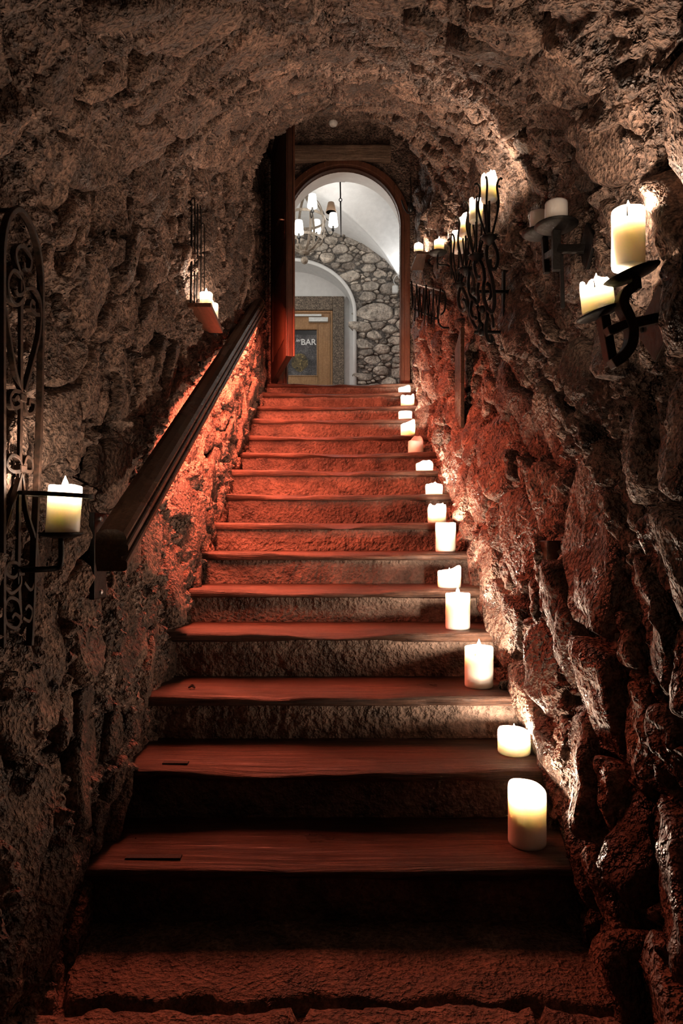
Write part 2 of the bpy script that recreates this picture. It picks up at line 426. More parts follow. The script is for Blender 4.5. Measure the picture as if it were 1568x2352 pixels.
def add_stones(parent, fn, cells, mat, proud, rough, seed, tilt=0.25):
    R = np.random.RandomState(seed)
    nf = lambda Y, s: normals(fn, Y, s, True)
    for k, c in enumerate(cells):
        pr = proud[0] + (proud[1] - proud[0]) * R.rand() ** 1.3 + 0.06 * max(0, c[1] - 0.1)
        o = obj('stone', stone_mesh(c, fn, nf, pr, rough, seed + k, tilt), mat)
        o.parent = parent

# ------------------------------------------------------------------ structure: tunnel
wl = shell('wall_left', surf_left, 0.5, 6.6, -0.45, SPRING, 0.0095, 'rough rubble stone wall behind the wooden handrail', 1, 1.25)
wr = shell('wall_right', surf_right, 0.5, 6.6, -0.45, SPRING, 0.0095, 'rough rubble stone wall behind the iron candle holders', 2)
ce = shell('ceiling', surf_ceil, 0.5, 5.38, 0.003, CL - 0.003, 0.0095, 'rough rubble stone barrel vault above the steps', 3, 1.35)
cl = power_cells(1.25, 6.2, -0.15, SPRING, 5200, 0.045, 0.15, 0.5, 1.25, seed=4)[:300]
add_stones(wl, surf_left, cl, M['stone'], (0.008, 0.034), 0.014, 500)
cr = power_cells(1.25, 6.2, -0.2, SPRING, 5200, 0.045, 0.16, 0.62, 1.35, fixed=[(2.16, 0.80, 0.225), (3.05, 1.35, 0.2), (1.62, 1.35, 0.14), (2.62, 0.98, 0.12)], seed=9)[:300]
add_stones(wr, surf_right, cr, M['stone_wet'], (0.018, 0.058), 0.017, 900, 0.35)
cc = power_cells(1.0, 5.3, 0.05, CL - 0.05, 5200, 0.05, 0.15, 0.3, 1.3, seed=14)[:300]
add_stones(ce, surf_ceil, cc, M['stone'], (0.010, 0.042), 0.017, 1400)
# end face of the vault, turned to the lobby, and the upper walls of the vestibule
mb = MB()
th = np.linspace(math.pi, 0, 40)
yv = np.full(40, 5.38); sv = np.linspace(0.003, CL - 0.003, 40)
arc = surf_ceil(yv, sv)
top = E + 4.02
v = [tuple(p) for p in arc] + [(p[0] * 1.25, 5.38, top) for p in arc]
mb.add(v, [(i, i + 1, 41 + i, 40 + i) for i in range(39)])
struct(mb.build('wall_vault_end', M['mortar']), 'end face of the rubble vault above the doorway')
def rough_panel(name, a, b, c, d, nu, nv, mat, label, amp=0.6, parent=None):
    a, b, c, d = [np.array(q, float) for q in (a, b, c, d)]
    u, w = np.meshgrid(np.linspace(0, 1, nu), np.linspace(0, 1, nv), indexing='ij'); u = u[..., None]; w = w[..., None]
    P = a * (1 - u) * (1 - w) + b * u * (1 - w) + c * u * w + d * (1 - u) * w
    n = np.cross(b - a, d - a); n = n / np.linalg.norm(n)
    P = P + n * crag(P, amp, 3)[..., None]
    o = obj(name, grid_mesh(name, P), mat, parent)
    return struct(o, label) if parent is None else o
rough_panel('wall_vestibule_left', (-0.765, 5.3, 3.6), (-0.765, 6.6, 3.6), (-0.765, 6.6, top), (-0.765, 5.3, top), 80, 100, M['mortar'], 'dark rough wall left of the open door')
rough_panel('wall_vestibule_right', (0.735, 6.6, 3.6), (0.735, 5.3, 3.6), (0.735, 5.3, top), (0.735, 6.6, top), 80, 100, M['mortar'], 'dark rough wall right of the arched door frame')
rough_panel('ceiling_vestibule', (-0.85, 6.6, E + 3.9), (0.85, 6.6, E + 3.9), (0.85, 5.36, E + 3.9), (-0.85, 5.36, E + 3.9), 90, 70, M['mortar'], 'dark rough ceiling in front of the arched door')

# ------------------------------------------------------------------ structure: steps
stairs = bpy.data.objects.new('staircase', None); COL.objects.link(stairs)
stairs.location = (XL, DK[0], 0)
tag(stairs, 'worn flight of wooden treads on rough stone risers between rubble walls', None, None, 'structure')
for k in range(NST):
    z, d = ZK[k], DK[k]
    depth = 0.318 + 0.055
    if k == NST - 1: depth = 0.30
    th = 0.043
    xs = np.linspace(XL - 0.03, XR + 0.03, 90)
    q = np.stack([xs * 3.2, np.full(90, k * 7.7), np.zeros(90)], -1)
    wave = vnoise(q, 3) * 0.6 + vnoise(q * 2.3, 4) * 0.35
    mid = np.exp(-((xs + 0.05) / 0.42) ** 2)
    fy = d + 0.014 * wave + 0.008 * mid
    drop = np.clip(0.017 * mid * (1 + 1.0 * wave) + 0.007 * wave, 0, 1)
    if k < 1: drop *= 0.5
    sag = 0.004 * mid
    cut = np.clip(vnoise(q * 1.7, 9), 0, 1) * 0.03
    prof = []
    prof.append(np.stack([xs, np.full(90, d + depth), np.full(90, z - th)], -1))
    prof.append(np.stack([xs, np.full(90, d + depth), np.full(90, z)], -1))
    prof.append(np.stack([xs, np.full(90, d + 0.16), z - sag], -1))
    prof.append(np.stack([xs, fy + 0.045, z - sag * 1.2 - drop * 0.35], -1))
    prof.append(np.stack([xs, fy + 0.016, z - sag * 1.2 - drop * 0.8], -1))
    prof.append(np.stack([xs, fy + 0.003, z - 0.005 - drop * 1.1], -1))
    prof.append(np.stack([xs, fy + 0.001 + cut * 0.2, z - 0.016 - drop * 0.7], -1))
    prof.append(np.stack([xs, fy + 0.002 + cut, np.full(90, z - th + 0.004)], -1))
    prof.append(np.stack([xs, fy + 0.010 + cut, np.full(90, z - th)], -1))
    P = np.stack(prof, 0)
    me = grid_mesh('tread', P, closed=True, flip=False)
    me.flip_normals()
    tr = obj('tread', me, M['tread'], None); put(tr, stairs)
    if k < 2:
        x0, x1 = ((-0.60, -0.545), (-0.583, -0.50))[k] if k else (-0.595, -0.545)
        a = (at(295, 1962, 2.0).x, at(375, 1752, 2.3).x)[k]
        g = MB().box(a, a + (0.16, 0.085)[k], d + 0.055, d + 0.08, z - 0.003, z + 0.0035, 0.001).build('grip_strip', M['grip'])
        g.parent = tr; g['label'] = 'black anti-slip strip'
    zb = (ZK[k - 1] - 0.02) if k else 0.07
    nx, nz = 150, max(16, int((z - zb) / 0.009))
    X, Z = np.meshgrid(np.linspace(XL - 0.03, XR + 0.03, nx), np.linspace(zb, z - th + 0.006, nz), indexing='ij')
    P = np.stack([X, np.full_like(X, d + 0.035), Z], -1)
    rgh = 1.5 if k in (0, 1, 2, 3, 6) else 0.75
    rel = (fbm(P * 9, 40 + k, 3) * 0.007 + ridged(P * 26, 50 + k, 4) * 0.005 * rgh + np.clip(fbm(P * 5, 70, 2), 0, 1) * 0.01)
    P[..., 1] -= np.clip(rel, -0.012, 0.022)
    rs = obj('riser', grid_mesh('riser', P), M['riser']); put(rs, stairs)

# ------------------------------------------------------------------ structure: floor slabs
FZ = 0.104
fl = struct(MB().box(-1.1, 1.1, -0.3, 2.0, FZ - 0.2, FZ - 0.035).build('floor', M['mortar']), 'worn stone slab floor at the foot of the steps')
quads = [[(-0.98, 1.597), (-0.68, 1.612), (-0.76, 1.99), (-0.98, 1.99)], [(-0.674, 1.611), (0.98, 1.598), (0.98, 1.99), (-0.754, 1.99)],
         [(-0.98, 0.9), (-0.3, 0.9), (-0.10, 1.590), (-0.98, 1.591)], [(-0.295, 0.9), (0.42, 0.9), (0.46, 1.593), (-0.095, 1.590)], [(0.425, 0.9), (0.98, 0.9), (0.98, 1.592), (0.465, 1.593)],
         [(-0.98, 0.3), (0.05, 0.3), (0.02, 0.894), (-0.98, 0.894)], [(0.055, 0.3), (0.98, 0.3), (0.98, 0.894), (0.025, 0.894)]]
for qd in quads:
    a, b, c, d = [np.array((p[0], p[1], 0.0)) for p in qd]
    nu, nv = int(np.linalg.norm(b - a) / 0.014) + 2, int(np.linalg.norm(d - a) / 0.014) + 2
    u, w = np.meshgrid(np.linspace(0, 1, nu), np.linspace(0, 1, nv), indexing='ij')
    P = a * ((1 - u) * (1 - w))[..., None] + b * (u * (1 - w))[..., None] + c * (u * w)[..., None] + d * ((1 - u) * w)[..., None]
    jx, jy = fbm(P * 9, 5, 4, 0.6) * 0.035, fbm(P * 9, 8, 4, 0.6) * 0.045
    edge = np.minimum(np.minimum(u, 1 - u) * np.linalg.norm(b - a), np.minimum(w, 1 - w) * np.linalg.norm(d - a))
    P[..., 0] += jx; P[..., 1] += jy
    P[..., 2] = FZ + fbm(P * 8, 12, 4) * 0.010 + ridged(P * 40, 13, 3) * 0.002 - 0.045 * (1 - sstep(0, 0.016, edge))
    o = obj('slab', grid_mesh('slab', P), M['slab']); o.parent = fl
# ------------------------------------------------------------------ structure: landing, door wall, arched frame
struct(MB().box(-2.4, 1.2, DK[-1] + 0.29, 10.9, LAND - 0.12, LAND - 0.004).build('floor_landing', M['granite']), 'floor of the lit lobby beyond the arched door')
CXD, SPR = 0.022, E + 2.97
def arch_pts(r, z0, n=36, cx=CXD, spr=SPR, rz=None):
    rz = rz or r
    return [(cx - r, z0)] + [(cx - r * math.cos(math.pi * k / n), spr + rz * math.sin(math.pi * k / n)) for k in range(n + 1)] + [(cx + r, z0)]
def arch_wall(name, r0, y0, y1, x0, x1, z0, z1, mat, label, cx=CXD, spr=SPR, rz=None, r_back=None, rz_back=None, reveal=None):
    """a wall with an arched hole: front sheet at y0, back sheet at y1 and the reveal between"""
    def sheet(y, r, rzz):
        A = arch_pts(r, z0, 36, cx, spr, rzz)
        out = []
        for (x, z) in A:
            dx, dz = x - cx, max(z - spr, 0)
            if z <= spr + 1e-6: out.append((x0 if dx < 0 else x1, z))
            else:
                kx = ((x1 - cx) if dx > 0 else (cx - x0)) / max(abs(dx), 1e-6); kz = (z1 - spr) / max(dz, 1e-6); k = min(kx, kz)
                out.append((cx + dx * k, spr + dz * k))
        return [(x, y, z) for x, z in A], [(x, y, z) for x, z in out]
    a, ao = sheet(y0, r0, rz); b, bo = sheet(y1, r_back or r0, rz_back or rz)
    n = len(a); m1, m2 = MB(), MB()
    # corners of the rectangle are filled by letting the outline run through them
    for (p, q, fl_) in ((a, ao, False), (b, bo, True)):
        f = []
        for i in range(n - 1): f.append((i, i + 1, n + i + 1, n + i) if not fl_ else (i, n + i, n + i + 1, i + 1))
        m1.add(p + q, f)
        for i in range(n - 1):
            (xa, _, za), (xb, _, zb) = q[i], q[i + 1]
            if abs(za - z1) > 1e-5 and abs(zb - z1) < 1e-5 or abs(za - z1) < 1e-5 and abs(zb - z1) > 1e-5:
                xc = x0 if (xa + xb) / 2 < cx else x1
                m1.add([q[i], q[i + 1], (xc, q[i][1], z1)], [(0, 1, 2)])
    f = [(i, n + i, n + i + 1, i + 1) for i in range(n - 1)]
    m2.add(a + b, f)
    w = struct(m1.build(name, mat), label)
    o = m2.build('reveal', reveal or mat, None, True); o.parent = w
    return w
wb = arch_wall('wall_back', 0.535, 6.57, 6.97, -2.4, 1.2, LAND - 0.1, E + 5.4, M['mortar'], 'rough plastered wall around the arched doorway', r_back=0.60, rz=0.535, rz_back=0.65, reveal=M['plaster'])
# plaster skin of the wall, on the vestibule side
fr = bpy.data.objects.new('trim_1', None); COL.objects.link(fr); fr.location = (CXD, 6.55, LAND); struct(fr, 'red-brown arched wooden door frame at the top of the steps')
def arch_sweep(r, w, t, y, name, mat, parent, bev=0.004):
    pts = [Vector((x, y, z)) for x, z in arch_pts(r, LAND - 0.005, 40)]
    pts = [pts[0]] + [pts[0].lerp(pts[1], k / 4) for k in (1, 2, 3)] + pts[1:-1] + [pts[-2].lerp(pts[-1], k / 4) for k in (1, 2, 3)] + [pts[-1]]
    o = MB().bar(pts, w, t, (0, 1, 0)).build(name, mat, None, False, bev); put(o, parent); return o
arch_sweep(0.605, 0.055, 0.05, 6.535, 'outer_casing', M['frame'], fr)
arch_sweep(0.565, 0.032, 0.035, 6.545, 'inner_moulding', M['frame'], fr)
arch_sweep(0.546, 0.012, 0.06, 6.545, 'door_stop', M['door'], fr, 0.002)
for k in range(9):
    a = math.radians(20 + 17.5 * k)
    p = Vector((CXD + 0.618 * math.cos(a), 6.508, SPR + 0.618 * math.sin(a)))
    o = MB().lathe([(0.004, -0.002), (0.004, 0.004), (0.002, 0.006)], p, 8, (0, -1, 0)).build('nail_head', M['brass']); put(o, fr)
# weathered lintel beam above the frame
x0, x1 = at(622, 0, 6.5).x, at(897, 0, 6.5).x
z0, z1 = at(0, 368, 6.5).z, at(0, 333, 6.5).z
u, w = np.meshgrid(np.linspace(x0, x1, 90), np.linspace(0, 1, 24), indexing='ij')
ang = w * 2 * math.pi
P = np.stack([u, 6.53 - 0.045 * np.sign(np.cos(ang)) * np.abs(np.cos(ang)) ** 0.35, (z0 + z1) / 2 + (z1 - z0) / 2 * np.sign(np.sin(ang)) * np.abs(np.sin(ang)) ** 0.35], -1)
P[..., 1] -= fbm(P * np.array([4, 20, 20.0]), 6, 3) * 0.012; P[..., 2] += fbm(P * np.array([3, 5, 5.0]), 9, 3) * 0.01
struct(obj('trim_2', grid_mesh('trim_2', P), M['lintel']), 'weathered wooden lintel beam above the arched frame')
# rough plaster above the lintel and beside the frame
# ------------------------------------------------------------------ open door leaf
H0 = Vector((-0.665, 6.50, 0)); H1 = Vector((-0.437, 5.53, 0))
dirv = (H1 - H0).normalized(); nrm = Vector((-dirv.y, dirv.x, 0))     # nrm points to the right (hidden face)
if nrm.x < 0: nrm = -nrm
zb, zt = at(0, 818, 5.53).z, E + 3.62
dr = bpy.data.objects.new('door_1', None); COL.objects.link(dr); dr.location = (H0.x, H0.y, zb); struct(dr, 'dark wooden door leaf standing open at the top of the steps')
Ld = (H1 - H0).length
def slab_on_door(s0, s1, za, zb_, o0, o1):
    a = H0 + dirv * s0; b = H0 + dirv * s1
    m = MB(); p = [a + nrm * o0, b + nrm * o0, b + nrm * o1, a + nrm * o1]
    return m.add([(q.x, q.y, za) for q in p] + [(q.x, q.y, zb_) for q in p], [(0, 1, 2, 3), (7, 6, 5, 4), (0, 4, 5, 1), (1, 5, 6, 2), (2, 6, 7, 3), (3, 7, 4, 0)])
def dpart(name, *a, mat='door', bev=0.003):
    o = slab_on_door(*a).build(name, M[mat], None, False, bev); put(o, dr); return o
dpart('leaf', 0, Ld, zb, zt, 0.0, 0.042)
dpart('edge_moulding', Ld - 0.03, Ld + 0.006, zb + 0.002, zt - 0.002, 0.044, 0.060, mat='frame')
dpart('lock_stile', Ld - 0.13, Ld + 0.002, zb, zt, -0.012, -0.001)
dpart('hinge_stile', 0.02, 0.14, zb, zt, -0.012, -0.001)
for (a, b) in ((zb, zb + 0.16), (zb + 0.86, zb + 1.0), (zt - 0.14, zt)): dpart('rail', 0.141, Ld - 0.131, a, b, -0.012, -0.001)
for (a, b) in ((zb + 0.165, zb + 0.855), (zb + 1.005, zt - 0.145)): dpart('panel', 0.17, Ld - 0.16, a + 0.02, b - 0.02, -0.006, -0.0005, mat='board')
hz = at(0, 515, 5.6).z
lp = H0 + dirv * (Ld - 0.06)
dpart('lock_plate', Ld - 0.085, Ld - 0.04, hz - 0.12, hz + 0.08, -0.0155, -0.0125, mat='brass', bev=0.001)
pts = [lp - nrm * 0.012, lp - nrm * 0.05, lp - nrm * 0.058 - dirv * 0.02, lp - nrm * 0.058 - dirv * 0.11]
hd = MB().tube(smooth_pts([Vector((p.x, p.y, hz + 0.03)) for p in pts], 4), 0.009, 8).build('lever_handle', M['brass'], None, True); put(hd, dr)
kn = MB().lathe([(0.012, 0), (0.014, 0.006), (0.006, 0.01)], (lp.x - nrm.x * 0.0125, lp.y - nrm.y * 0.0125, hz - 0.07), 12, -nrm).build('key_cover', M['brass']); put(kn, dr)
for zz in (zb + 0.25, zt - 0.35):
    o = MB().lathe([(0.01, 0), (0.01, 0.12)], (H0.x, H0.y, zz), 10).build('hinge', M['iron']); put(o, dr)

# ------------------------------------------------------------------ lobby shell
YB = 10.0
LX0, LX1 = -2.35, 0.97
# groin vault
gx, gy = np.meshgrid(np.linspace(LX0, LX1 + 0.02, 150), np.linspace(6.95, YB + 0.03, 150), indexing='ij')
cxv, cyv, hw = -0.62, 8.48, 1.60
z1 = 3.25 + 1.25 * np.sqrt(np.clip(1 - ((gx - cxv) / (hw + 0.02)) ** 2, 0, 1))
z2 = 3.25 + 1.25 * np.sqrt(np.clip(1 - ((gy - cyv) / (hw + 0.02)) ** 2, 0, 1))
# soft raised groin where the two barrels meet
gz = np.maximum(z1, z2) - 0.035 * np.exp(-((z1 - z2) / 0.05) ** 2) * (gx > -9)
gz += 0.006 * fbm(np.stack([gx * 3, gy * 3, gx * 0], -1), 3, 3)
P = np.stack([gx, gy, E + gz], -1)
struct(obj('ceiling_lobby', grid_mesh('ceiling_lobby', P, flip=True), M['plaster']), 'white groin-vaulted plaster ceiling of the lobby')
struct(MB().box(LX1, LX1 + 0.1, 6.97, YB + 0.6, LAND - 0.05, E + 4.7).build('wall_lobby_right', M['plaster']), 'white plaster side wall on the right of the lobby')
struct(MB().box(LX0 - 0.1, LX0, 6.97, YB + 0.6, LAND - 0.05, E + 4.7).build('wall_lobby_left', M['plaster']), 'white plaster side wall on the left of the lobby')
NCX, NHW, NSP, NRZ = -0.76, 0.975, E + 3.27, 0.80
ws = arch_wall('wall_far', NHW, YB, YB + 0.5, LX0, LX1 + 0.1, LAND - 0.1, E + 4.8, M['grey_mortar'], 'grey rubble stone wall at the end of the lobby', cx=NCX, spr=NSP, rz=NRZ, reveal=M['plaster'])
struct(MB().box(-1.9, 0.35, YB + 0.5, YB + 0.6, LAND - 0.1, E + 4.3).build('wall_niche', M['plaster']), 'white plaster back of the arched niche around the pine door')
# white plaster lip round the niche
pts = [Vector((x, YB - 0.012, z)) for x, z in arch_pts(NHW - 0.02, LAND, 36, NCX, NSP, NRZ - 0.02)]
o = MB().bar(pts, 0.05, 0.03, (0, 1, 0)).build('plaster_lip', M['plaster'], None, True); o.parent = ws
def in_far(p):
    x, z = p
    if x > 0.99 or z > E + 4.5: return False
    if x < -0.85: return False
    if z < NSP: return x > NCX + NHW + 0.085
    return ((x - NCX) / (NHW + 0.09)) ** 2 + ((z - NSP) / (NRZ + 0.09)) ** 2 > 1
fw = lambda u, v: np.stack([u, np.full_like(u, YB), v], -1)
nw = lambda u, v: np.stack([np.zeros_like(u), -np.ones_like(u), np.zeros_like(u)], -1)
cells = power_cells(-0.85, 0.99, E + 1.8, E + 4.5, 14000, 0.018, 0.09, 0.0, 1.8, fixed=[(0.52, E + 3.28, 0.15), (0.36, E + 2.82, 0.085), (0.72, E + 3.62, 0.10)], seed=3, inside=in_far, skew=1.3, chords=8, fill=1.7, tight=0.82)[:300]
for k, c in enumerate(cells):
    me = stone_mesh(c, fw, nw, 0.012 + 0.05 * random.random() ** 1.4, 0.010, 3000 + k, 0.3)
    o = obj('stone', me, M['grey_stone']); o.parent = ws

# ------------------------------------------------------------------ pine door in the niche
YN = YB + 0.5
d2 = bpy.data.objects.new('door_2', None); COL.objects.link(d2); d2.location = (-0.55, YN, LAND); struct(d2, 'honey pine door with a dark poster behind a granite surround')
def wbox(name, x0, x1, z0, z1, y0, y1, mat, par=d2, bev=0.004):
    o = MB().box(x0, x1, y0, y1, z0, z1).build(name, M[mat], None, False, bev)
    put(o, par) if par.type == 'EMPTY' else setattr(o, 'parent', par); return o
gx1, gtop = at(790, 0, YN - 0.03).x, at(0, 683, YN - 0.03).z
ix1, itop = at(764, 0, YN).x, at(0, 716, YN).z
lx0 = -1.06
wbox('surround_jamb', ix1, gx1, LAND, gtop, YN - 0.09, YN, 'granite', bev=0.012)
wbox('surround_jamb', lx0 - (gx1 - ix1), lx0, LAND, gtop, YN - 0.09, YN, 'granite', bev=0.012)
wbox('surround_lintel', lx0, ix1, itop, gtop, YN - 0.09, YN, 'granite', bev=0.012)
wbox('frame_post', ix1 - 0.035, ix1 - 0.002, LAND, itop - 0.002, YN - 0.06, YN - 0.005, 'pine')
wbox('frame_head', lx0 + 0.002, ix1 - 0.036, itop - 0.035, itop - 0.002, YN - 0.06, YN - 0.005, 'pine')
px1, pz1 = at(727, 0, YN - 0.06).x, at(0, 757, YN - 0.06).z
px0, pz0 = -0.84, at(0, 862, YN - 0.06).z
wbox('stile', px1 + 0.02, ix1 - 0.04, LAND + 0.01, itop - 0.04, YN - 0.055, YN - 0.01, 'pine')
wbox('stile', lx0 + 0.004, px0 - 0.02, LAND + 0.01, itop - 0.04, YN - 0.055, YN - 0.01, 'pine')
wbox('rail', px0 - 0.018, px1 + 0.018, pz1 + 0.02, itop - 0.04, YN - 0.055, YN - 0.01, 'pine')
wbox('rail', px0 - 0.018, px1 + 0.018, LAND + 0.01, pz0 - 0.02, YN - 0.055, YN - 0.01, 'pine')
for (a, b, c, d) in ((px1 + 0.001, px1 + 0.019, pz0 - 0.019, pz1 + 0.019), (px0 - 0.018, px0, pz0 - 0.019, pz1 + 0.019), (px0, px1, pz1, pz1 + 0.018), (px0, px1, pz0 - 0.018, pz0)):
    wbox('glazing_bead', a, b, c, d, YN - 0.062, YN - 0.02, 'pine', bev=0.003)
ps = wbox('poster', px0 + 0.001, px1 - 0.001, pz0 + 0.001, pz1 - 0.001, YN - 0.035, YN - 0.02, 'poster', bev=0)
ps['label'] = 'dark slate poster with white lettering'
o = MB().box(px0 + 0.002, px1 - 0.002, YN - 0.037, YN - 0.0352, pz1 - 0.07, pz1 - 0.003).build('poster_header', M['poster_dark']); o.parent = ps
def text(body, name, loc, size, mat, par, shear=0.0, bold=0.0):
    cu = bpy.data.curves.new(name, 'FONT'); cu.body = body; cu.size = size; cu.shear = shear; cu.offset = bold; cu.extrude = 0.001
    to = bpy.data.objects.new(name, cu); COL.objects.link(to); to.location = loc; to.rotation_euler = (math.pi / 2, 0, 0)
    bpy.context.view_layer.update()
    me = bpy.data.meshes.new_from_object(to.evaluated_get(bpy.context.evaluated_depsgraph_get())); me.transform(to.matrix_world)
    bpy.data.objects.remove(to); me.materials.clear()
    o = obj(name, me, M[mat], None, False); o.parent = par; return o
p = at(690.5, 792, YN - 0.037)
text('BAR', 'lettering', p, 0.128, 'letter', ps, 0, 0.002)
p = at(678.5, 785, YN - 0.037)
text('ler', 'script_lettering', p, 0.075, 'letter', ps, 0.35)
# golden pear-shaped glass printed on the poster
c = at(688, 833, YN - 0.037); R0 = 0.128
n = 28
v = [(c.x + R0 * (math.cos(a) * (0.80 if math.sin(a) < -0.5 else 1.0)), c.y, c.z + R0 * math.sin(a) * 1.1) for a in [2 * math.pi * k / n for k in range(n)]]
m = MB().add(v, [tuple(range(n))]); o = m.build('gold_glass_print', M['gold']); o.parent = ps
a, b = at(709, 739, YN - 0.1), at(753, 729, YN - 0.1)
wbox('door_closer', a.x, b.x, a.z, b.z, YN - 0.115, YN - 0.056, 'white', bev=0.004)
a, b = at(672, 726, YN - 0.1), at(738, 721, YN - 0.1)
wbox('closer_rail', a.x, b.x, a.z, b.z, YN - 0.10, YN - 0.062, 'white', bev=0.003)
# little slanted roof of a sign beside the hidden part of the door
# ------------------------------------------------------------------ lobby chandelier
DC = 8.45
cc_ = at(699, 515, DC)
ch = thing('chandelier', 'globe chandelier of pale wooden hoops with white shades in the lobby', 'chandelier', cc_)
rx, rz = 48 * DC / F, 65 * DC / F
for k in range(4):
    a = math.radians(20 + 45 * k)
    pts = [cc_ + Vector((rx * math.cos(t) * math.cos(a), rx * math.cos(t) * math.sin(a), rz * math.sin(t))) for t in np.linspace(0, 2 * math.pi, 48, endpoint=False)]
    ref = Vector((-math.sin(a), math.cos(a), 0))
    o = MB().bar(pts, 0.008, 0.030, ref, closed=True).build('hoop', M['stave']); put(o, ch)
for zz, rr in ((0.06, 0.985), (-0.2, 0.85)):
    pts = [cc_ + Vector((rx * rr * 1.02 * math.cos(t), rx * rr * 1.02 * math.sin(t), zz)) for t in np.linspace(0, 2 * math.pi, 48, endpoint=False)]
    o = MB().bar(pts, 0.008, 0.032, (0, 0, 1), closed=True).build('band', M['stave']); put(o, ch)
o = MB().lathe([(0.0, 0.02), (0.065, 0.012), (0.065, -0.012), (0.0, -0.02)][::-1], cc_ + Vector((0, 0, -rz)), 16).build('bottom_disc', M['stave'], None, True); put(o, ch)
bz = at(699, 598, DC).z
o = MB().tube([(cc_.x, DC, cc_.z - rz), (cc_.x, DC, bz + 0.04)], 0.004, 6).build('pendant_chain', M['iron']); put(o, ch)
o = MB().lathe([(0.046 * math.sin(t), -0.046 * math.cos(t)) for t in np.linspace(0.05, math.pi - 0.05, 12)], (cc_.x, DC, bz), 18).build('pendant_ball', M['stave'], None, True); put(o, ch)
m = MB()
zc = cc_.z + rz
nl = 12
for k in range(nl):
    zz = zc + 0.02 + k * 0.042
    pts = [Vector((cc_.x + 0.012 * math.cos(t) * (k % 2), DC + 0.012 * math.cos(t) * (1 - k % 2), zz + 0.027 * math.sin(t))) for t in np.linspace(0, 2 * math.pi, 12, endpoint=False)]
    m.tube(pts, 0.0035, 5, closed=True)
o = m.build('chain', M['iron']); put(o, ch)
o = MB().lathe([(0.0, 0.0), (0.05, 0.0), (0.055, 0.02), (0.02, 0.035)], (cc_.x, DC, zc + 0.02 + nl * 0.042 - 0.035), 16).build('ceiling_rose', M['iron']); put(o, ch)
for (px, py, ang, lit, d_) in ((717, 462, -70, 1, DC - 0.33), (760, 474, 60, 2, DC + 0.2), (765, 505, -15, 1, DC - 0.05), (686, 522, -110, 1, DC - 0.3), (727, 520, 120, 1, DC + 0.3)):
    p = at(px, py, d_)
    h2 = 0.075
    if lit == 1:
        s_ = MB().lathe([(0.058, -h2), (0.060, -h2 + 0.01), (0.044, h2), (0.040, h2), (0.054, -h2 + 0.012)], p, 20).build('lamp_shade', M['shade_lit'], None, True)
    else:
        s_ = MB().lathe([(0.068, -h2), (0.040, h2 * 0.6), (0.036, h2 * 0.6), (0.064, -h2)], p, 20).build('lamp_shade', M['shade_brown'], None, True)
    put(s_, ch)
    sk = MB().lathe([(0.006, -0.05), (0.024, -0.03), (0.018, -0.01), (0.012, 0.0), (0.012, 0.05)], p + Vector((0, 0, -h2 - 0.02)), 12).build('candle_socket', M['iron'], None, True); put(sk, ch)
    bb = MB().lathe([(0.004, -0.04), (0.024, -0.02), (0.028, 0.0), (0.02, 0.03), (0.004, 0.045)], p - Vector((0, 0, 0.01)), 12).build('bulb', M['bulb'], None, True); put(bb, ch)
    base = p + Vector((0, 0, -h2 - 0.07))
    inn = cc_ + (base - cc_) * 0.62; inn.z = base.z + 0.03
    hub = cc_ + Vector((base.x - cc_.x, base.y - cc_.y, 0)).normalized() * rx; hub.z = base.z + 0.06
    ar = MB().tube(smooth_pts([hub, hub.lerp(base, 0.4) + Vector((0, 0, -0.06)), base.lerp(hub, 0.2) + Vector((0, 0, -0.05)), base], 5), 0.006, 6).build('arm', M['iron'], None, True); put(ar, ch)
    ld = bpy.data.lights.new('lamp_light', 'POINT'); ld.energy = LOBBY_W; ld.color = (1.0, 0.96, 0.9); ld.shadow_soft_size = 0.05
    lo = bpy.data.objects.new('lamp_light', ld); COL.objects.link(lo); out = Vector((p.x - cc_.x, p.y - cc_.y, 0)).normalized(); lo.location = p + out * 0.09 + Vector((0, 0, -h2 - 0.04)); put(lo, ch)
# iron hanging rod
D3 = 7.75
p0, p1 = at(781, 412, D3), at(783, 545, D3)
hr = thing('hanging_hook', 'thin black iron chain hook hanging from the lobby vault', 'hook', p0)
o = MB().box(p0.x - 0.06, p0.x + 0.06, D3 - 0.05, D3 + 0.05, p0.z - 0.01, p0.z + 0.42).build('ceiling_block', M['iron'], None, False, 0.008); put(o, hr)
o = MB().tube([p0, p0.lerp(p1, 0.33)], 0.008, 8).build('upper_rod', M['iron'], None, True); put(o, hr)
pc = p0.lerp(p1, 0.355)
o = MB().tube([pc + Vector((0.016 * math.cos(t), 0, 0.018 * math.sin(t))) for t in np.linspace(0, 6.283, 14, endpoint=False)], 0.005, 6, closed=True).build('ring', M['iron'], None, True); put(o, hr)
o = MB().tube([p0.lerp(p1, 0.38), p0.lerp(p1, 0.7), p1], 0.007, 8, scale=[1.3, 1, 0.5]).build('lower_rod', M['iron'], None, True); put(o, hr)
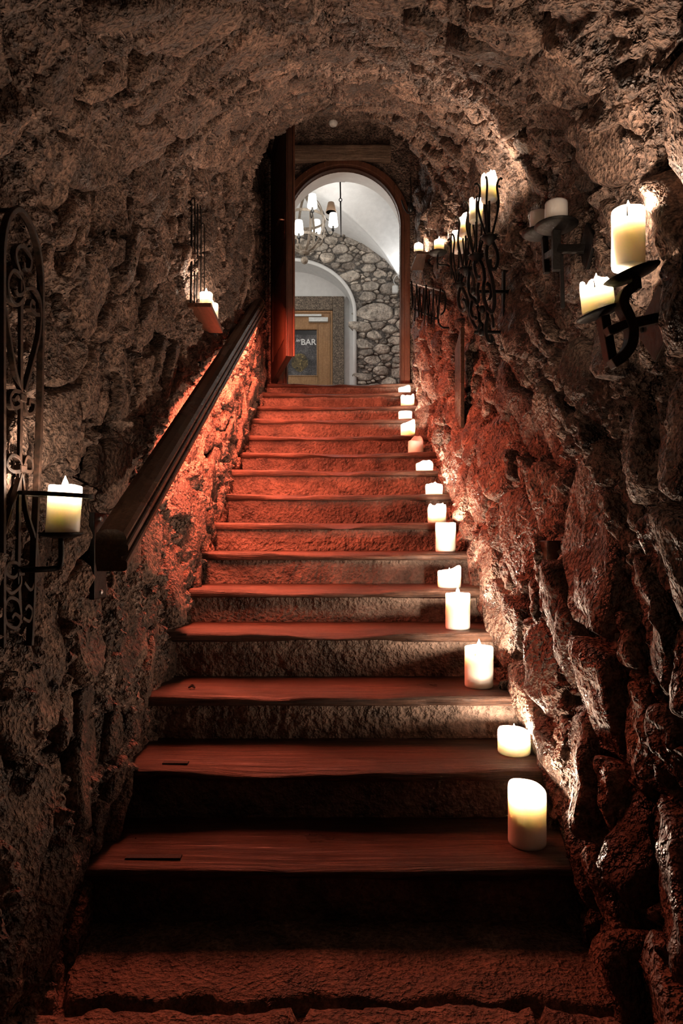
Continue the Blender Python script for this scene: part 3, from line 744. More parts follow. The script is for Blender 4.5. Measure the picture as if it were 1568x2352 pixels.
# small white spotlight with its cable on the stone wall
p = at(908, 668, YB - 0.06)
sp = thing('wall_spotlight', 'small white spotlight with a cable on the lobby stone wall', 'spotlight', p)
o = MB().box(p.x - 0.05, p.x + 0.03, YB - 0.12, YB - 0.065, p.z - 0.05, p.z + 0.06, 0.008).build('lamp_head', M['white']); put(o, sp)
o = MB().box(p.x - 0.02, p.x + 0.04, YB - 0.066, YB, p.z + 0.0, p.z + 0.03).build('bracket', M['white']); put(o, sp)
o = MB().tube(smooth_pts([p + Vector((0.0, -0.03, 0.06)), p + Vector((-0.03, -0.03, 0.14)), p + Vector((0.02, -0.03, 0.22)), p + Vector((0.06, -0.02, 0.16))], 5), 0.005, 6).build('cable', M['white'], None, True); put(o, sp)
ld = bpy.data.lights.new('spot_light', 'SPOT'); ld.energy = 9; ld.spot_size = math.radians(150); ld.spot_blend = 1.0; ld.color = (1, 0.98, 0.96); ld.shadow_soft_size = 0.04
lo = bpy.data.objects.new('spot_light', ld); COL.objects.link(lo); lo.location = p + Vector((0.0, -0.16, 0.08)); lo.rotation_euler = (math.radians(180 + 28), 0, 0); put(lo, sp)
# unseen lamp added on the lobby's left side to brighten the room
p = Vector((LX0 + 0.02, 8.3, LAND + 1.65))
wlm = thing('fill_lamp', 'added fill lamp with a small shade, out of view on the left side of the lobby', 'lamp', p)
put(MB().lathe([(0.05, 0), (0.05, 0.012), (0.02, 0.02)], p - Vector((0.02, 0, 0)), 16, (1, 0, 0)).build('wall_rose', M['iron']), wlm)
put(MB().tube(smooth_pts([p, p + Vector((0.07, 0, -0.03)), p + Vector((0.12, 0, 0.02))], 4), 0.007, 6).build('arm', M['iron'], None, True), wlm)
put(MB().lathe([(0.07, 0.0), (0.045, 0.13), (0.042, 0.13), (0.067, 0.0)], p + Vector((0.12, 0, 0.05)), 20).build('lamp_shade', M['shade_lit'], None, True), wlm)
ld = bpy.data.lights.new('fill_lamp_light', 'POINT'); ld.energy = 55; ld.color = (1, 0.96, 0.9); ld.shadow_soft_size = 0.06
lo = bpy.data.objects.new('fill_lamp_light', ld); COL.objects.link(lo); lo.location = p + Vector((0.26, 0, 0.08)); put(lo, wlm)
# smoke detector
p = at(765, 284, 6.42)
sd = thing('smoke_detector', 'small round white smoke detector above the lintel beam', 'smoke detector', (p.x, 6.42, p.z))
o = MB().lathe([(0.030, -0.018), (0.038, -0.008), (0.042, 0.006), (0.042, 0.02)], p, 24).build('cover', M['white'], None, True); put(o, sd)
o = MB().lathe([(0.036, 0.0), (0.036, 0.10)], p + Vector((0, 0, 0.0202)), 20).build('mount', M['lintel']); put(o, sd)
# cable and plug hanging at the frame
p = at(943, 478, 6.45)
pg = thing('power_plug', 'black plug on a short cable beside the arched frame', 'plug', p)
o = MB().lathe([(0.012, -0.04), (0.026, -0.025), (0.028, 0.01), (0.018, 0.04), (0.008, 0.055)], p, 14).build('plug_body', M['black'], None, True); put(o, pg)
o = MB().tube(smooth_pts([at(922, 460, 6.46), at(928, 478, 6.46), at(937, 490, 6.46), at(941, 487, 6.46)], 6), 0.007, 6).build('cable', M['black'], None, True); put(o, pg)
o = MB().tube(smooth_pts([p + Vector((0, 0, 0.05)), p + Vector((0.005, 0.01, 0.15)), p + Vector((0.0, 0.02, 0.3))], 5), 0.006, 6).build('upper_cable', M['black'], None, True); put(o, pg)

# ------------------------------------------------------------------ handrail with its red light strip
RX = -0.655
ra = at(258, 1264, 1.952); rb_ = at(596, 703, 5.46)
ra.x = RX; rb_.x = RX
hrl = thing('handrail', 'dark moulded wooden handrail climbing along the rubble wall', 'handrail', ra)
# vertical section (x, z): moulded cap, grooved flanks
sec = [(-0.042, -0.052), (0.034, -0.052), (0.040, -0.046), (0.040, -0.032), (0.036, -0.028), (0.024, -0.025), (0.024, -0.015), (0.038, -0.011), (0.043, -0.004), (0.043, 0.010), (0.039, 0.014), (0.030, 0.016), (0.030, 0.021), (0.038, 0.024), (0.038, 0.032), (0.030, 0.045), (0.010, 0.052), (-0.020, 0.052), (-0.044, 0.044), (-0.046, 0.02), (-0.046, -0.03)]
P = np.array([[(ra.lerp(rb_, t) + Vector((x * 1.02, 0, z * 1.12))) for (x, z) in sec] for t in np.linspace(0, 1, 60)], float)
me = grid_mesh('rail_body', np.concatenate([P, P[:, :1]], 1))
m_ = len(sec)
mb = MB(); n_ = 60
vv = P.reshape(-1, 3); ff = []
for i in range(n_ - 1):
    for k in range(m_): ff.append((i * m_ + k, i * m_ + (k + 1) % m_, (i + 1) * m_ + (k + 1) % m_, (i + 1) * m_ + k))
ff.append(tuple(range(m_))); ff.append(tuple((n_ - 1) * m_ + k for k in range(m_ - 1, -1, -1)))
mb.add(vv, ff); o = mb.build('rail_body', M['rail'], None, False, 0.0015); put(o, hrl); o.data.flip_normals()
t0, t1 = 0.26, 0.985
a = ra.lerp(rb_, t0) + Vector((-0.005, 0, -0.0615)); b = ra.lerp(rb_, t1) + Vector((-0.005, 0, -0.0615))
o = MB().bar([a.lerp(b, q / 12) for q in range(13)], 0.022, 0.004, (0, 0, 1)).build('led_strip', M['led']); put(o, hrl); o['label'] = 'glowing red light strip under the rail'
for (tt, px) in ((0.058, 210), (0.55, None), (0.93, None)):
    q = ra.lerp(rb_, tt)
    wx = -0.772 if q.y < 3.6 else float(xleft(np.array(q.y), np.array(0.9))) + 0.004
    zc_ = q.z
    o = MB().box(wx - 0.005, wx + 0.012, q.y - 0.055, q.y + 0.055, zc_ - 0.265, zc_ + 0.005).build('wall_plate', M['iron'], None, False, 0.003); put(o, hrl)
    for zz in (-0.245, -0.015):
        s_ = MB().lathe([(0.008, 0), (0.008, 0.004), (0.003, 0.007)], (wx + 0.012, q.y, zc_ + zz), 10, (1, 0, 0)).build('screw', M['steel'] if tt < 0.2 else M['iron']); put(s_, hrl)
    o = MB().tube(smooth_pts([(wx + 0.01, q.y, zc_ - 0.10), (wx + 0.06, q.y, zc_ - 0.11), (RX - 0.025, q.y, zc_ - 0.05)], 4), 0.013, 8).build('bracket_arm', M['iron'], None, True); put(o, hrl)

# ------------------------------------------------------------------ candles
def candle(name, label, base, r, h, rim='flat', sunk=0.0, flame=True, lit=True, group=None, light=1.0, wall=0.010, seed=0, lean=(0, 0), tiltz=0.0, drip=0.0):
    """a pillar candle: wax body with a melted bowl, wick, flame and the light it gives"""
    base = Vector(base); R = np.random.RandomState(seed + 100)
    c = thing(name, label, 'candle', base, group)
    n = 40
    th = np.linspace(0, 2 * math.pi, n, endpoint=False)
    nz_ = lambda f, k: vnoise(np.stack([np.cos(th) * f, np.sin(th) * f, np.full(n, seed * 3.1 + k)], -1), 5)
    if rim == 'flat': rim_z = nz_(1.2, 0) * 0.0025
    elif rim == 'slant': rim_z = -0.07 * h * np.cos(th + 0.9) + nz_(1.5, 0) * 0.003
    elif rim == 'ragged': rim_z = nz_(2.2, 0) * 0.16 * h + nz_(5, 2) * 0.05 * h
    elif rim == 'peak': rim_z = 0.42 * h * np.exp(-((np.cos(th - 1.2) - 1) / 0.45) ** 2) - 0.12 * h + nz_(3, 1) * 0.04 * h
    elif rim == 'peak_right': rim_z = 0.30 * h * np.clip(np.cos(th + 0.6), 0, 1) ** 2 - 0.12 * h + nz_(3, 1) * 0.04 * h
    else: rim_z = np.zeros(n)
    zt_ = h + rim_z
    prof = [(r * 0.94, 0 * zt_), (r * 0.985, 0.004 + 0 * zt_), (r, 0.012 + 0 * zt_)]
    for f in (0.25, 0.5, 0.75, 0.9): prof.append((r * (1 + 0.006 * math.sin(f * 9 + seed)), f * zt_))
    prof += [(r * 0.995, zt_ - 0.006), (r * 0.97, zt_ - 0.0015), (r - wall * 0.55, zt_), (r - wall * 0.95, zt_ - 0.003)]
    zb_ = h - sunk
    if sunk > 0.01:
        prof += [(r - wall * 1.05, zt_ * 0.4 + zb_ * 0.6), (r - wall * 1.2, zb_ + 0.004 + 0 * zt_), (r - wall * 1.8, zb_ + 0 * zt_)]
    prof += [(r * 0.55, zb_ - 0.003 + 0 * zt_), (r * 0.2, zb_ - 0.005 + 0 * zt_), (0.001, zb_ - 0.005 + 0 * zt_)]
    P = np.array([[(rr * math.cos(a), rr * math.sin(a), float(zz[i])) for i, a in enumerate(th)] for rr, zz in prof])
    P[..., 0] += P[..., 2] * lean[0]; P[..., 1] += P[..., 2] * lean[1]
    P[..., 2] += P[..., 0] * tiltz * np.clip(1 - P[..., 2] / h, 0, 1)
    P += np.array(base)
    me = grid_mesh('wax_body', np.concatenate([P, P[:, :1]], 1).transpose(1, 0, 2))
    # weld the seam and close the base
    import bmesh
    bm = bmesh.new(); bm.from_mesh(me); bmesh.ops.remove_doubles(bm, verts=bm.verts, dist=1e-5)
    bmesh.ops.holes_fill(bm, edges=[e for e in bm.edges if e.is_boundary], sides=0)
    bmesh.ops.recalc_face_normals(bm, faces=bm.faces); bm.to_mesh(me); bm.free()
    put(obj('wax_body', me, M['wax']), c)
    cx, cy = base.x + zb_ * lean[0], base.y + zb_ * lean[1]; z0 = base.z + zb_ - 0.005
    wk = MB().tube(smooth_pts([(cx, cy, z0), (cx + 0.001, cy, z0 + 0.008), (cx + 0.004, cy + 0.001, z0 + 0.014)], 3), 0.0014, 6).build('wick', M['wick'], None, True); put(wk, c)
    if drip > 0:
        a = -math.pi / 2 - 0.45
        q = [Vector((base.x + (r + 0.0005) * math.cos(a) + lean[0] * (h - f * drip), base.y + (r + 0.0005) * math.sin(a), base.z + h - 0.006 - f * drip)) for f in (0, 0.5, 1)]
        put(MB().tube(q, 0.0012, 6, scale=[0.8, 0.8, 1.3]).build('soot_drip', M['wick'], None, True), c)
    if lit:
        fh = 0.030
        fz = z0 + 0.010
        pf = [(0.0005, 0), (0.0045, 0.003), (0.0075, 0.009), (0.0072, 0.014), (0.0045, 0.021), (0.002, 0.027), (0.0003, 0.032)]
        fo = MB().lathe([(a, b) for a, b in pf], (cx, cy, fz), 14).build('flame', M['flame'], None, True); put(fo, c)
        ld = bpy.data.lights.new('candle_light', 'POINT'); ld.energy = CANDLE_W * light; ld.color = CANDLE_RGB; ld.shadow_soft_size = 0.008
        lo = bpy.data.objects.new('candle_light', ld); COL.objects.link(lo); lo.location = (cx, cy, fz + 0.014); put(lo, c)
    return c
#  step: x0, x1, top, bottom, depth behind nosing, rim, sunk share, label
STC = [
    (1, 1167, 1253, 1812, 1958, 0.16, 'slant', 0.10, 'tall thick candle with a slanted glowing rim on the lowest step'),
    (2, 1143, 1217, 1672, 1740, 0.18, 'slant', 0.16, 'low burnt-down candle with a hollow bright bowl on the second step'),
    (3, 1067, 1132, 1487, 1582, 0.155, 'flat', 0.05, 'smooth candle with a clear flame and dark drip on the third step'),
    (4, 1023, 1079, 1362, 1443, 0.11, 'flat', 0.05, 'smooth straight candle with a clear flame on the fourth step'),
    (5, 1005, 1058, 1304, 1344, 0.10, 'peak_right', 0.45, 'short white candle with one pointed rim on the fifth step'),
    (6, 1000, 1046, 1200, 1263, 0.10, 'flat', 0.25, 'straight tall candle glowing orange below on the sixth step'),
    (7, 982, 1024, 1160, 1196, 0.10, 'ragged', 0.45, 'short ragged white candle on the seventh step from the bottom'),
    (8, 977, 1016, 1111, 1131, 0.10, 'ragged', 0.35, 'low melted candle with uneven rim on the eighth step from the bottom'),
    (9, 955, 994, 1061, 1076, 0.10, 'peak', 0.40, 'flat melted candle stub on the ninth step beside the bright wall patch'),
    (10, 937, 972, 1009, 1035, 0.10, 'peak', 0.30, 'dull cream candle with a pointed top on the tenth step'),
    (11, 920, 953, 970, 996, 0.10, 'peak_right', 0.45, 'white candle with a high pointed right rim on the eleventh step'),
    (12, 915, 946, 945, 958, 0.10, 'flat', 0.40, 'low even white candle stub on the twelfth step'),
    (13, 920, 951, 908, 927, 0.10, 'ragged', 0.40, 'short white candle on the thirteenth step from the bottom'),
    (14, 915, 942, 889, 897, 0.10, 'peak_right', 0.45, 'very low candle stub on the uppermost step below the doorway')]
for (k, x0, x1, yt, yb, dd, rim, sk, lab) in STC:
    d = DK[k - 1] + dd; px = (x0 + x1) / 2
    X = (px - 784) * d / F; r = (x1 - x0) / 2 * d / F
    h = (YK[k - 1] - yt) * (d) / F if k > 3 else (yb - yt) * d / F * (0.88 if k == 1 else 0.74 if k == 2 else 0.97)
    if k > 3: h = E + (YH - yt) * d / F - ZK[k - 1]
    h = max(h, 0.04)
    candle('candle', lab, (X, d, ZK[k - 1] - 0.001), r, h, rim, h * sk if sk < 0.2 else min(0.036, h * 0.8), lit=(k != 10), group='pillar candles on the steps', seed=k, light=1.9 if k > 3 else 1.6, drip=0.022 if k == 3 else 0)

# ------------------------------------------------------------------ wall candle holders, right side
def dish(c, r, mat, name='drip_plate', axis=(0, 0, 1), par=None, depth=0.008):
    o = MB().lathe([(0.004, -depth), (r * 0.5, -depth * 0.9), (r * 0.85, -depth * 0.4), (r, 0.002), (r, 0.004), (r * 0.84, 0.0), (r * 0.5, -depth * 0.5), (0.003, -depth * 0.6)], c, 32, axis).build(name, M[mat], None, True)
    put(o, par); return o
# big bracket with two plates, nearest on the right
D1 = 1.62
k1 = thing('candle_bracket', 'heavy rusty iron bracket with two tilted plates, nearest on the right wall', 'candle holder', at(1515, 740, 1.72))
tl = Vector((-math.sin(math.radians(18)), 0, math.cos(math.radians(18))))
DLO = D1 + 0.05
pu = at(1450, 633, D1); pl_ = at(1375, 722, DLO)
dish(pu, 64 * D1 / F, 'iron', axis=tl, par=k1, depth=0.010)
dish(pl_, 51 * DLO / F, 'iron', axis=tl, par=k1, depth=0.008)
sp_ = MB().tube([pu, pu + Vector((0.0, 0, 0.022))], 0.003, 6).build('spike', M['iron']); put(sp_, k1)
sp_ = MB().tube([pl_, pl_ + Vector((0.0, 0, 0.022))], 0.003, 6).build('spike', M['iron']); put(sp_, k1)
def kbar(name, pix, w, t, d=D1, mat='rust', par=k1, k=6):
    o = MB().bar(smooth_pts([at(x, y, d) for x, y in pix], k), w, t, (0, 1, 0)).build(name, M[mat], None, False, 0.002); put(o, par); return o
kbar('socket', [(1455, 640), (1458, 668)], 0.022, 0.03, k=2)
kbar('curved_bar', [(1452, 660), (1434, 676), (1427, 700), (1440, 730), (1449, 760), (1445, 795), (1426, 822), (1403, 838)], 0.024, 0.034)
kbar('upright_bar', [(1384, 728), (1393, 780), (1404, 840)], 0.022, 0.034, D1 + 0.03, k=3)
kbar('cross_bar', [(1392, 763), (1442, 744)], 0.020, 0.030, k=2)
o = MB().bar([at(1446, 745, D1), at(1500, 733, D1 + 0.02), (0.76, 1.645, at(0, 732, 1.645).z)], 0.024, 0.016, (0, 1, 0)).build('wall_arm', M['rust'], None, False, 0.002); put(o, k1)
cw = Vector((0.752, 1.63, at(0, 735, 1.63).z))
dv = [(-0.115, 0.005), (0.0, 0.085), (0.13, 0.01), (0.02, -0.095)]
m = MB().add([(cw.x + 0.004 + 0.012 * (s_), cw.y + a, cw.z + b) for s_ in (0, 1) for (a, b) in dv], [(0, 1, 2, 3), (7, 6, 5, 4), (0, 4, 5, 1), (1, 5, 6, 2), (2, 6, 7, 3), (3, 7, 4, 0)])
o = m.build('diamond_plate', M['rust'], None, False, 0.003); put(o, k1)
put(MB().box(cw.x + 0.012, cw.x + 0.08, cw.y - 0.03, cw.y + 0.03, cw.z - 0.03, cw.z + 0.03).build('wall_anchor', M['iron']), k1)
for (a, b) in ((-0.07, 0.0), (0.08, 0.0)):
    s_ = MB().lathe([(0.008, 0), (0.008, 0.005), (0.003, 0.008)], cw + Vector((0.002, a, b)), 10, (-1, 0, 0)).build('bolt', M['iron']); put(s_, k1)
b1 = at(1443, 618, D1)
candle('candle', 'tall lit candle on the upper plate of the rusty bracket', (at(1442, 0, D1).x, D1, at(0, 616, D1).z), 36.5 * D1 / F, 132 * D1 / F, 'flat', 0.012, seed=31, group='candles on the right wall', light=0.9, drip=0.022)
candle('candle', 'short lit candle with melted rim on the lower plate of the rusty bracket', (at(1371, 0, DLO).x + 0.004, DLO, at(0, 713, DLO).z), 36 * DLO / F, 62 * DLO / F, 'ragged', 0.012, seed=33, group='candles on the right wall', light=0.6, lean=(-0.12, 0), tiltz=0.325, drip=0.016)
# second bracket with two unlit candles
D2 = 2.2
k2 = thing('candle_bracket', 'black iron bracket with two round plates and unlit candles', 'candle holder', at(1350, 575, D2))
pa = at(1277, 520, D2); pb = at(1240, 537, D2 + 0.13)
dish(pa, 49 * D2 / F, 'iron', par=k2, depth=0.014); dish(pb, 44 * D2 / F, 'iron', par=k2, depth=0.014)
def bar2(name, pts, w, t, ref=(0, 1, 0), mat='iron', par=k2, bev=0.002):
    o = MB().bar(pts, w, t, ref).build(name, M[mat], None, False, bev); put(o, par); return o
bar2('upright_bar', [at(1277, 530, D2), at(1277, 622, D2)], 0.026, 0.02)
bar2('upright_bar', [at(1250, 548, D2 + 0.13), at(1255, 628, D2 + 0.13)], 0.020, 0.02)
bar2('cross_bar', [at(1277, 575, D2), at(1254, 590, D2 + 0.13)], 0.02, 0.02, (0, 0, 1))
bar2('wall_arm', [at(1277, 572, D2), Vector((0.768, 2.15, at(0, 572, 2.15).z))], 0.026, 0.016)
bar2('lower_rod', [at(1288, 575, D2 + 0.02), at(1292, 708, D2 + 0.02)], 0.012, 0.012)
wp = Vector((0.765, 2.14, at(0, 565, 2.14).z))
m = MB().add([(wp.x + 0.012 * s_, wp.y + a, wp.z + b) for s_ in (0, 1) for (a, b) in ((-0.07, -0.005), (0.0, 0.075), (0.075, 0.0), (0.0, -0.075))], [(0, 1, 2, 3), (7, 6, 5, 4), (0, 4, 5, 1), (1, 5, 6, 2), (2, 6, 7, 3), (3, 7, 4, 0)])
o = m.build('diamond_plate', M['iron'], None, False, 0.003); put(o, k2)
candle('candle', 'unlit cream candle standing upright on the front plate of the black bracket', (pa.x, D2, pa.z + 0.001), 25.5 * D2 / F, 54 * D2 / F, 'flat', 0.01, lit=False, seed=35, group='candles on the right wall')
candle('candle', 'unlit dim candle on the rear plate of the black bracket', (pb.x, D2 + 0.13, pb.z + 0.001), 23 * (D2 + 0.13) / F, 50 * (D2 + 0.13) / F, 'slant', 0.01, lit=False, seed=37, group='candles on the right wall')

# wrought-iron candelabrum with four candle cages
kc = thing('wall_candelabrum', 'black wrought-iron wall candelabrum with four candle cages and scrolls', 'candelabrum', at(1160, 763, 3.15))
HOLD = [(1123, 547, 2.90, 420, 460, 403, 19, 'ragged', 'topmost candle in the scrolled candelabrum, with ragged glowing rim', True),
        (1093, 590, 3.12, 465, 508, 458, 15.5, 'ragged', 'second highest candle in the scrolled candelabrum, with a starry flame', True),
        (1069, 620, 3.35, 503, 540, 494, 15.0, 'peak', 'third highest candle in the scrolled candelabrum, partly hidden by prongs', True),
        (1053, 655, 3.58, 545, 578, 531, 16.0, 'slant', 'lowest candle in the scrolled candelabrum, nearest the small plate', True)]
for i, (px, py, d, yt, cb, ct, hw_, rim, lab, lit) in enumerate(HOLD):
    c0 = at(px, py, d); s_ = d / F
    H = (py - yt) * s_
    cage = []
    mc = MB().lathe([(0.006, -0.03), (0.022, -0.012), (0.034, 0.0), (0.030, 0.008), (0.012, 0.012)], c0, 14)
    cup = mc.build('leaf_cup', M['iron'], None, True); put(cup, kc)
    nl = 6
    for q in range(nl):
        a = 2 * math.pi * q / nl + 0.3
        dl = Vector((math.cos(a), math.sin(a), 0))
        lf = MB().bar([c0 + dl * 0.02, c0 + dl * 0.038 + Vector((0, 0, 0.006)), c0 + dl * 0.05 + Vector((0, 0, -0.004))], 0.02, 0.003, (0, 0, 1), scale=[1, 1, 0.4]).build('leaf', M['iron']); lf.parent = cup
    for q in range(5):
        a = 2 * math.pi * q / 5 + 0.5 + i * 0.3
        dl = Vector((math.cos(a), math.sin(a), 0))
        pr = [(0.010, 0.0), (0.024, 0.18), (0.042, 0.45), (0.046, 0.60), (0.040, 0.78), (0.037, 0.88), (0.043, 0.97), (0.054, 1.0), (0.060, 0.975)]
        o = MB().tube(smooth_pts([c0 + dl * rr + Vector((0, 0, hh * H)) for rr, hh in pr], 4), 0.0046, 7).build('prong', M['iron'], None, True); put(o, kc)
    zc_ = at(0, cb, d).z
    o = MB().tube([c0, (c0.x, c0.y, zc_ - 0.004)], 0.005, 7).build('candle_rod', M['iron'], None, True); put(o, kc)
    candle('candle', lab, (c0.x, d, zc_ - 0.002), min(hw_ * s_, 0.0345), (cb - ct) * s_, rim, 0.025, lit=lit, seed=41 + i, group='candles in the scrolled candelabrum', light=0.8)
def cz(cx, cy): return (920 + cx / 5.6, 400 + cy / 5.6)
SCR = [(2.98, [(1130, 870), (1100, 1000), (1120, 1180), (1170, 1350), (1200, 1550), (1200, 1700), (1170, 1780), (1120, 1740)], 1),
       (2.98, [(1180, 870), (1232, 1000), (1246, 1110), (1222, 1205), (1180, 1222), (1150, 1180), (1150, 1100)], 1),
       (3.05, [(1100, 1400), (1150, 1450), (1162, 1550), (1130, 1625)], 1),
       (3.05, [(1060, 1450), (1075, 1620), (1110, 1730), (1112, 1850), (1090, 1960), (1100, 2080), (1130, 2150), (1168, 2150), (1165, 2080)], 1),
       (3.05, [(1140, 1730), (1180, 1850), (1190, 1980)], 0),
       (3.12, [(955, 1090), (945, 1200), (975, 1310), (1022, 1330)], 1),
       (3.12, [(1000, 1090), (1055, 1190), (1078, 1340), (1060, 1450), (1070, 1600), (1110, 1730)], 1),
       (3.22, [(880, 1260), (868, 1430), (895, 1570), (950, 1620), (1000, 1750), (1010, 1890), (1050, 1950), (1060, 2030), (1022, 2055), (998, 1990), (1035, 1915)], 1),
       (3.22, [(905, 1260), (940, 1370), (932, 1500)], 0),
       (3.22, [(912, 1640), (898, 1750), (925, 1840), (968, 1850)], 1),
       (3.36, [(760, 1470), (738, 1600), (758, 1720), (800, 1755), (832, 1700), (808, 1610)], 1),
       (3.36, [(795, 1470), (850, 1600), (880, 1760), (920, 1900), (980, 2000), (1030, 2040)], 1),
       (3.05, [(1000, 1400), (985, 1500), (1000, 1620), (960, 1680)], 1)]
for (d, pix, big) in SCR:
    dj = np.linspace(d, min(d, 3.12), len(pix)) if d > 3.12 else [d] * len(pix)
    pts = smooth_pts([at(*cz(x, y), q) for (x, y), q in zip(pix, dj)], 5)
    o = MB().bar(pts, 0.0135 if big else 0.010, 0.016, (0, 1, 0)).build('scroll', M['iron'], None, False, 0.002); put(o, kc)
for (px, py, d) in ((1087, 668, 3.1), (1107, 763, 3.08), (1107, 710, 3.08)):
    o = MB().lathe([(0.004, -0.016), (0.015, -0.008), (0.018, 0.0), (0.015, 0.008), (0.004, 0.016)], at(px, py, d), 14, (0, -1, 0)).build('boss', M['iron'], None, True); put(o, kc)
wy = 3.17
for py in (670, 763):
    o = MB().tube([at(1090, py, 3.09), (0.79, wy, at(0, py, wy).z)], 0.008, 8).build('wall_arm', M['iron'], None, True); put(o, kc)
pts = smooth_pts([at(1166, 622, wy), at(1158, 660, wy), at(1160, 720, wy), at(1157, 765, wy), at(1162, 800, wy)], 5)
for p in pts: p.x = 0.752
o = MB().bar(pts, 0.035, 0.012, (1, 0, 0)).build('wall_bar', M['iron'], None, False, 0.003); put(o, kc)

# small sconce with one plate
D4 = 4.7
k4 = thing('small_sconce', 'small black iron sconce with one round plate beside the candelabrum', 'candle holder', at(1035, 612, D4))
p4 = at(1005, 581, D4)
dish(p4, 21 * D4 / F, 'iron', par=k4, depth=0.016)
o = MB().tube(smooth_pts([p4 + Vector((0, 0, -0.016)), at(1004, 602, D4), at(1009, 608, D4), at(1024, 609, D4), (0.745, D4 + 0.02, at(0, 609, D4).z)], 5), 0.006, 7).build('arm', M['iron'], None, True); put(o, k4)
o = MB().tube([at(1004, 600, D4), at(1005, 618, D4)], 0.005, 6).build('drop', M['iron']); put(o, k4)
o = MB().tube(smooth_pts([at(1040, 570, D4 - 0.25), at(1036, 557, D4 - 0.25), at(1031, 560, D4 - 0.25), at(1036, 575, D4 - 0.25), at(1036, 640, D4 - 0.25)], 5), 0.007, 6).build('wall_stem', M['iron'], None, True); put(o, k4)
candle('candle', 'single lit candle on the small round plate sconce', (at(1008, 0, D4).x, D4, p4.z - 0.002), 11.5 * D4 / F, 29 * D4 / F, 'flat', 0.008, seed=51, group='candles on the right wall', light=0.8)
# narrow shelf with plate, right, near the door
D5 = 5.42
zs = E + 2.19
sh = thing('wall_shelf', 'narrow dark wooden shelf on the right wall near the door', 'shelf', (0.69, D5, zs))
m = MB().quadbox((0.585, 5.30, zs), (0.70, 5.30, zs), (0.70, 5.62, zs), (0.570, 5.62, zs), (0, 0, 0.02))
o = m.build('board', M['rail'], None, False, 0.002); put(o, sh)
o = MB().bar([(0.69, 5.40, zs + 0.0), (0.715, 5.40, zs - 0.06)], 0.02, 0.02, (0, 1, 0)).build('support', M['iron']); put(o, sh)
pq = Vector((at(961, 0, 5.36).x, 5.36, zs + 0.026))
dsh = thing('candle_plate', 'small brown metal plate under the candle near the door', 'plate', pq)
dish(pq, 0.052, 'rust', name='rim_dish', par=dsh, depth=0.007)
candle('candle', 'small white candle on the plate of the right-hand shelf', (pq.x, 5.36, pq.z - 0.003), 0.036, 0.075, 'ragged', 0.012, seed=53, group='candles on the right wall', light=0.7)
candle('candle', 'half hidden second candle at the back of the right-hand shelf', (0.640, 5.50, zs + 0.02), 0.030, 0.055, 'flat', 0.012, seed=55, group='candles on the right wall', light=0.5)
# wire basket
kb = thing('wire_rack', 'black wire rack with zigzag spikes and a bright top bar', 'rack', at(1012, 700, 4.85))
L, Rr = at(942, 649, 4.5), at(1013, 667, 4.62)
Lb, Rb = at(946, 708, 4.5), at(1006, 733, 4.62)
o = MB().tube([L, Rr], 0.0065, 8).build('top_bar', M['steel'], None, True); put(o, kb)
o = MB().tube(smooth_pts([Rr, Rr + Vector((0.025, 0.01, -0.02)), Rr + Vector((0.027, 0.02, -0.12)), Rb + Vector((0.02, 0, 0.03))], 5), 0.006, 7).build('end_loop', M['iron'], None, True); put(o, kb)
for tt in (0.03, 0.5, 0.97):
    a, b = L.lerp(Rr, tt), Lb.lerp(Rb, tt)
    o = MB().tube(smooth_pts([a + Vector((0, -0.01, 0.008)), a.lerp(b, 0.5), b, b + Vector((0.0, -0.05, 0.02)), b + Vector((0.0, -0.07, 0.06))], 5), 0.006, 7).build('upright', M['iron'], None, True); put(o, kb)
o = MB().tube([Lb, Rb], 0.006, 7).build('bottom_bar', M['iron'], None, True); put(o, kb)
zz = []
for q in range(15):
    a = Lb.lerp(Rb, 0.08 + 0.86 * q / 14)
    zz.append(a + Vector((0, -0.02 - 0.03 * (q % 3), (0.13 + 0.03 * random.random()) if q % 2 else (-0.05 - 0.04 * random.random()))))
o = MB().tube(zz, 0.005, 6).build('zigzag_wire', M['iron']); put(o, kb)
o = MB().tube(smooth_pts([Rb, at(1008, 744, 4.62), at(1016, 752, 4.62), at(1030, 753, 4.66)], 5), 0.007, 7).build('foot_hook', M['iron'], None, True); put(o, kb)
# long dark plank against the right wall
yy = 4.15
mp = MB().add([(0.700 + 0.022 * s_, a, b) for s_ in (0, 1) for (a, b) in ((4.01, at(0, 990, 4.15).z), (4.01, at(0, 768, 4.15).z), (4.22, at(0, 800, 4.2).z), (4.22, at(0, 985, 4.15).z))], [(0, 1, 2, 3), (7, 6, 5, 4), (0, 4, 5, 1), (1, 5, 6, 2), (2, 6, 7, 3), (3, 7, 4, 0)])
o = mp.build('wooden_plank', M['rail'], None, False, 0.003)
tag(o, 'dark red-brown upright plank against the right wall below the wire rack', 'plank')
# timber stub in the masonry
q = at(1252, 1276, 2.5)
o = MB().box(0.735, 0.84, 2.44, 2.56, q.z - 0.055, q.z + 0.055, 0.004).build('timber_block', M['rail'])
tag(o, 'dark square timber stub set in the right wall beside the big boulder', 'timber')

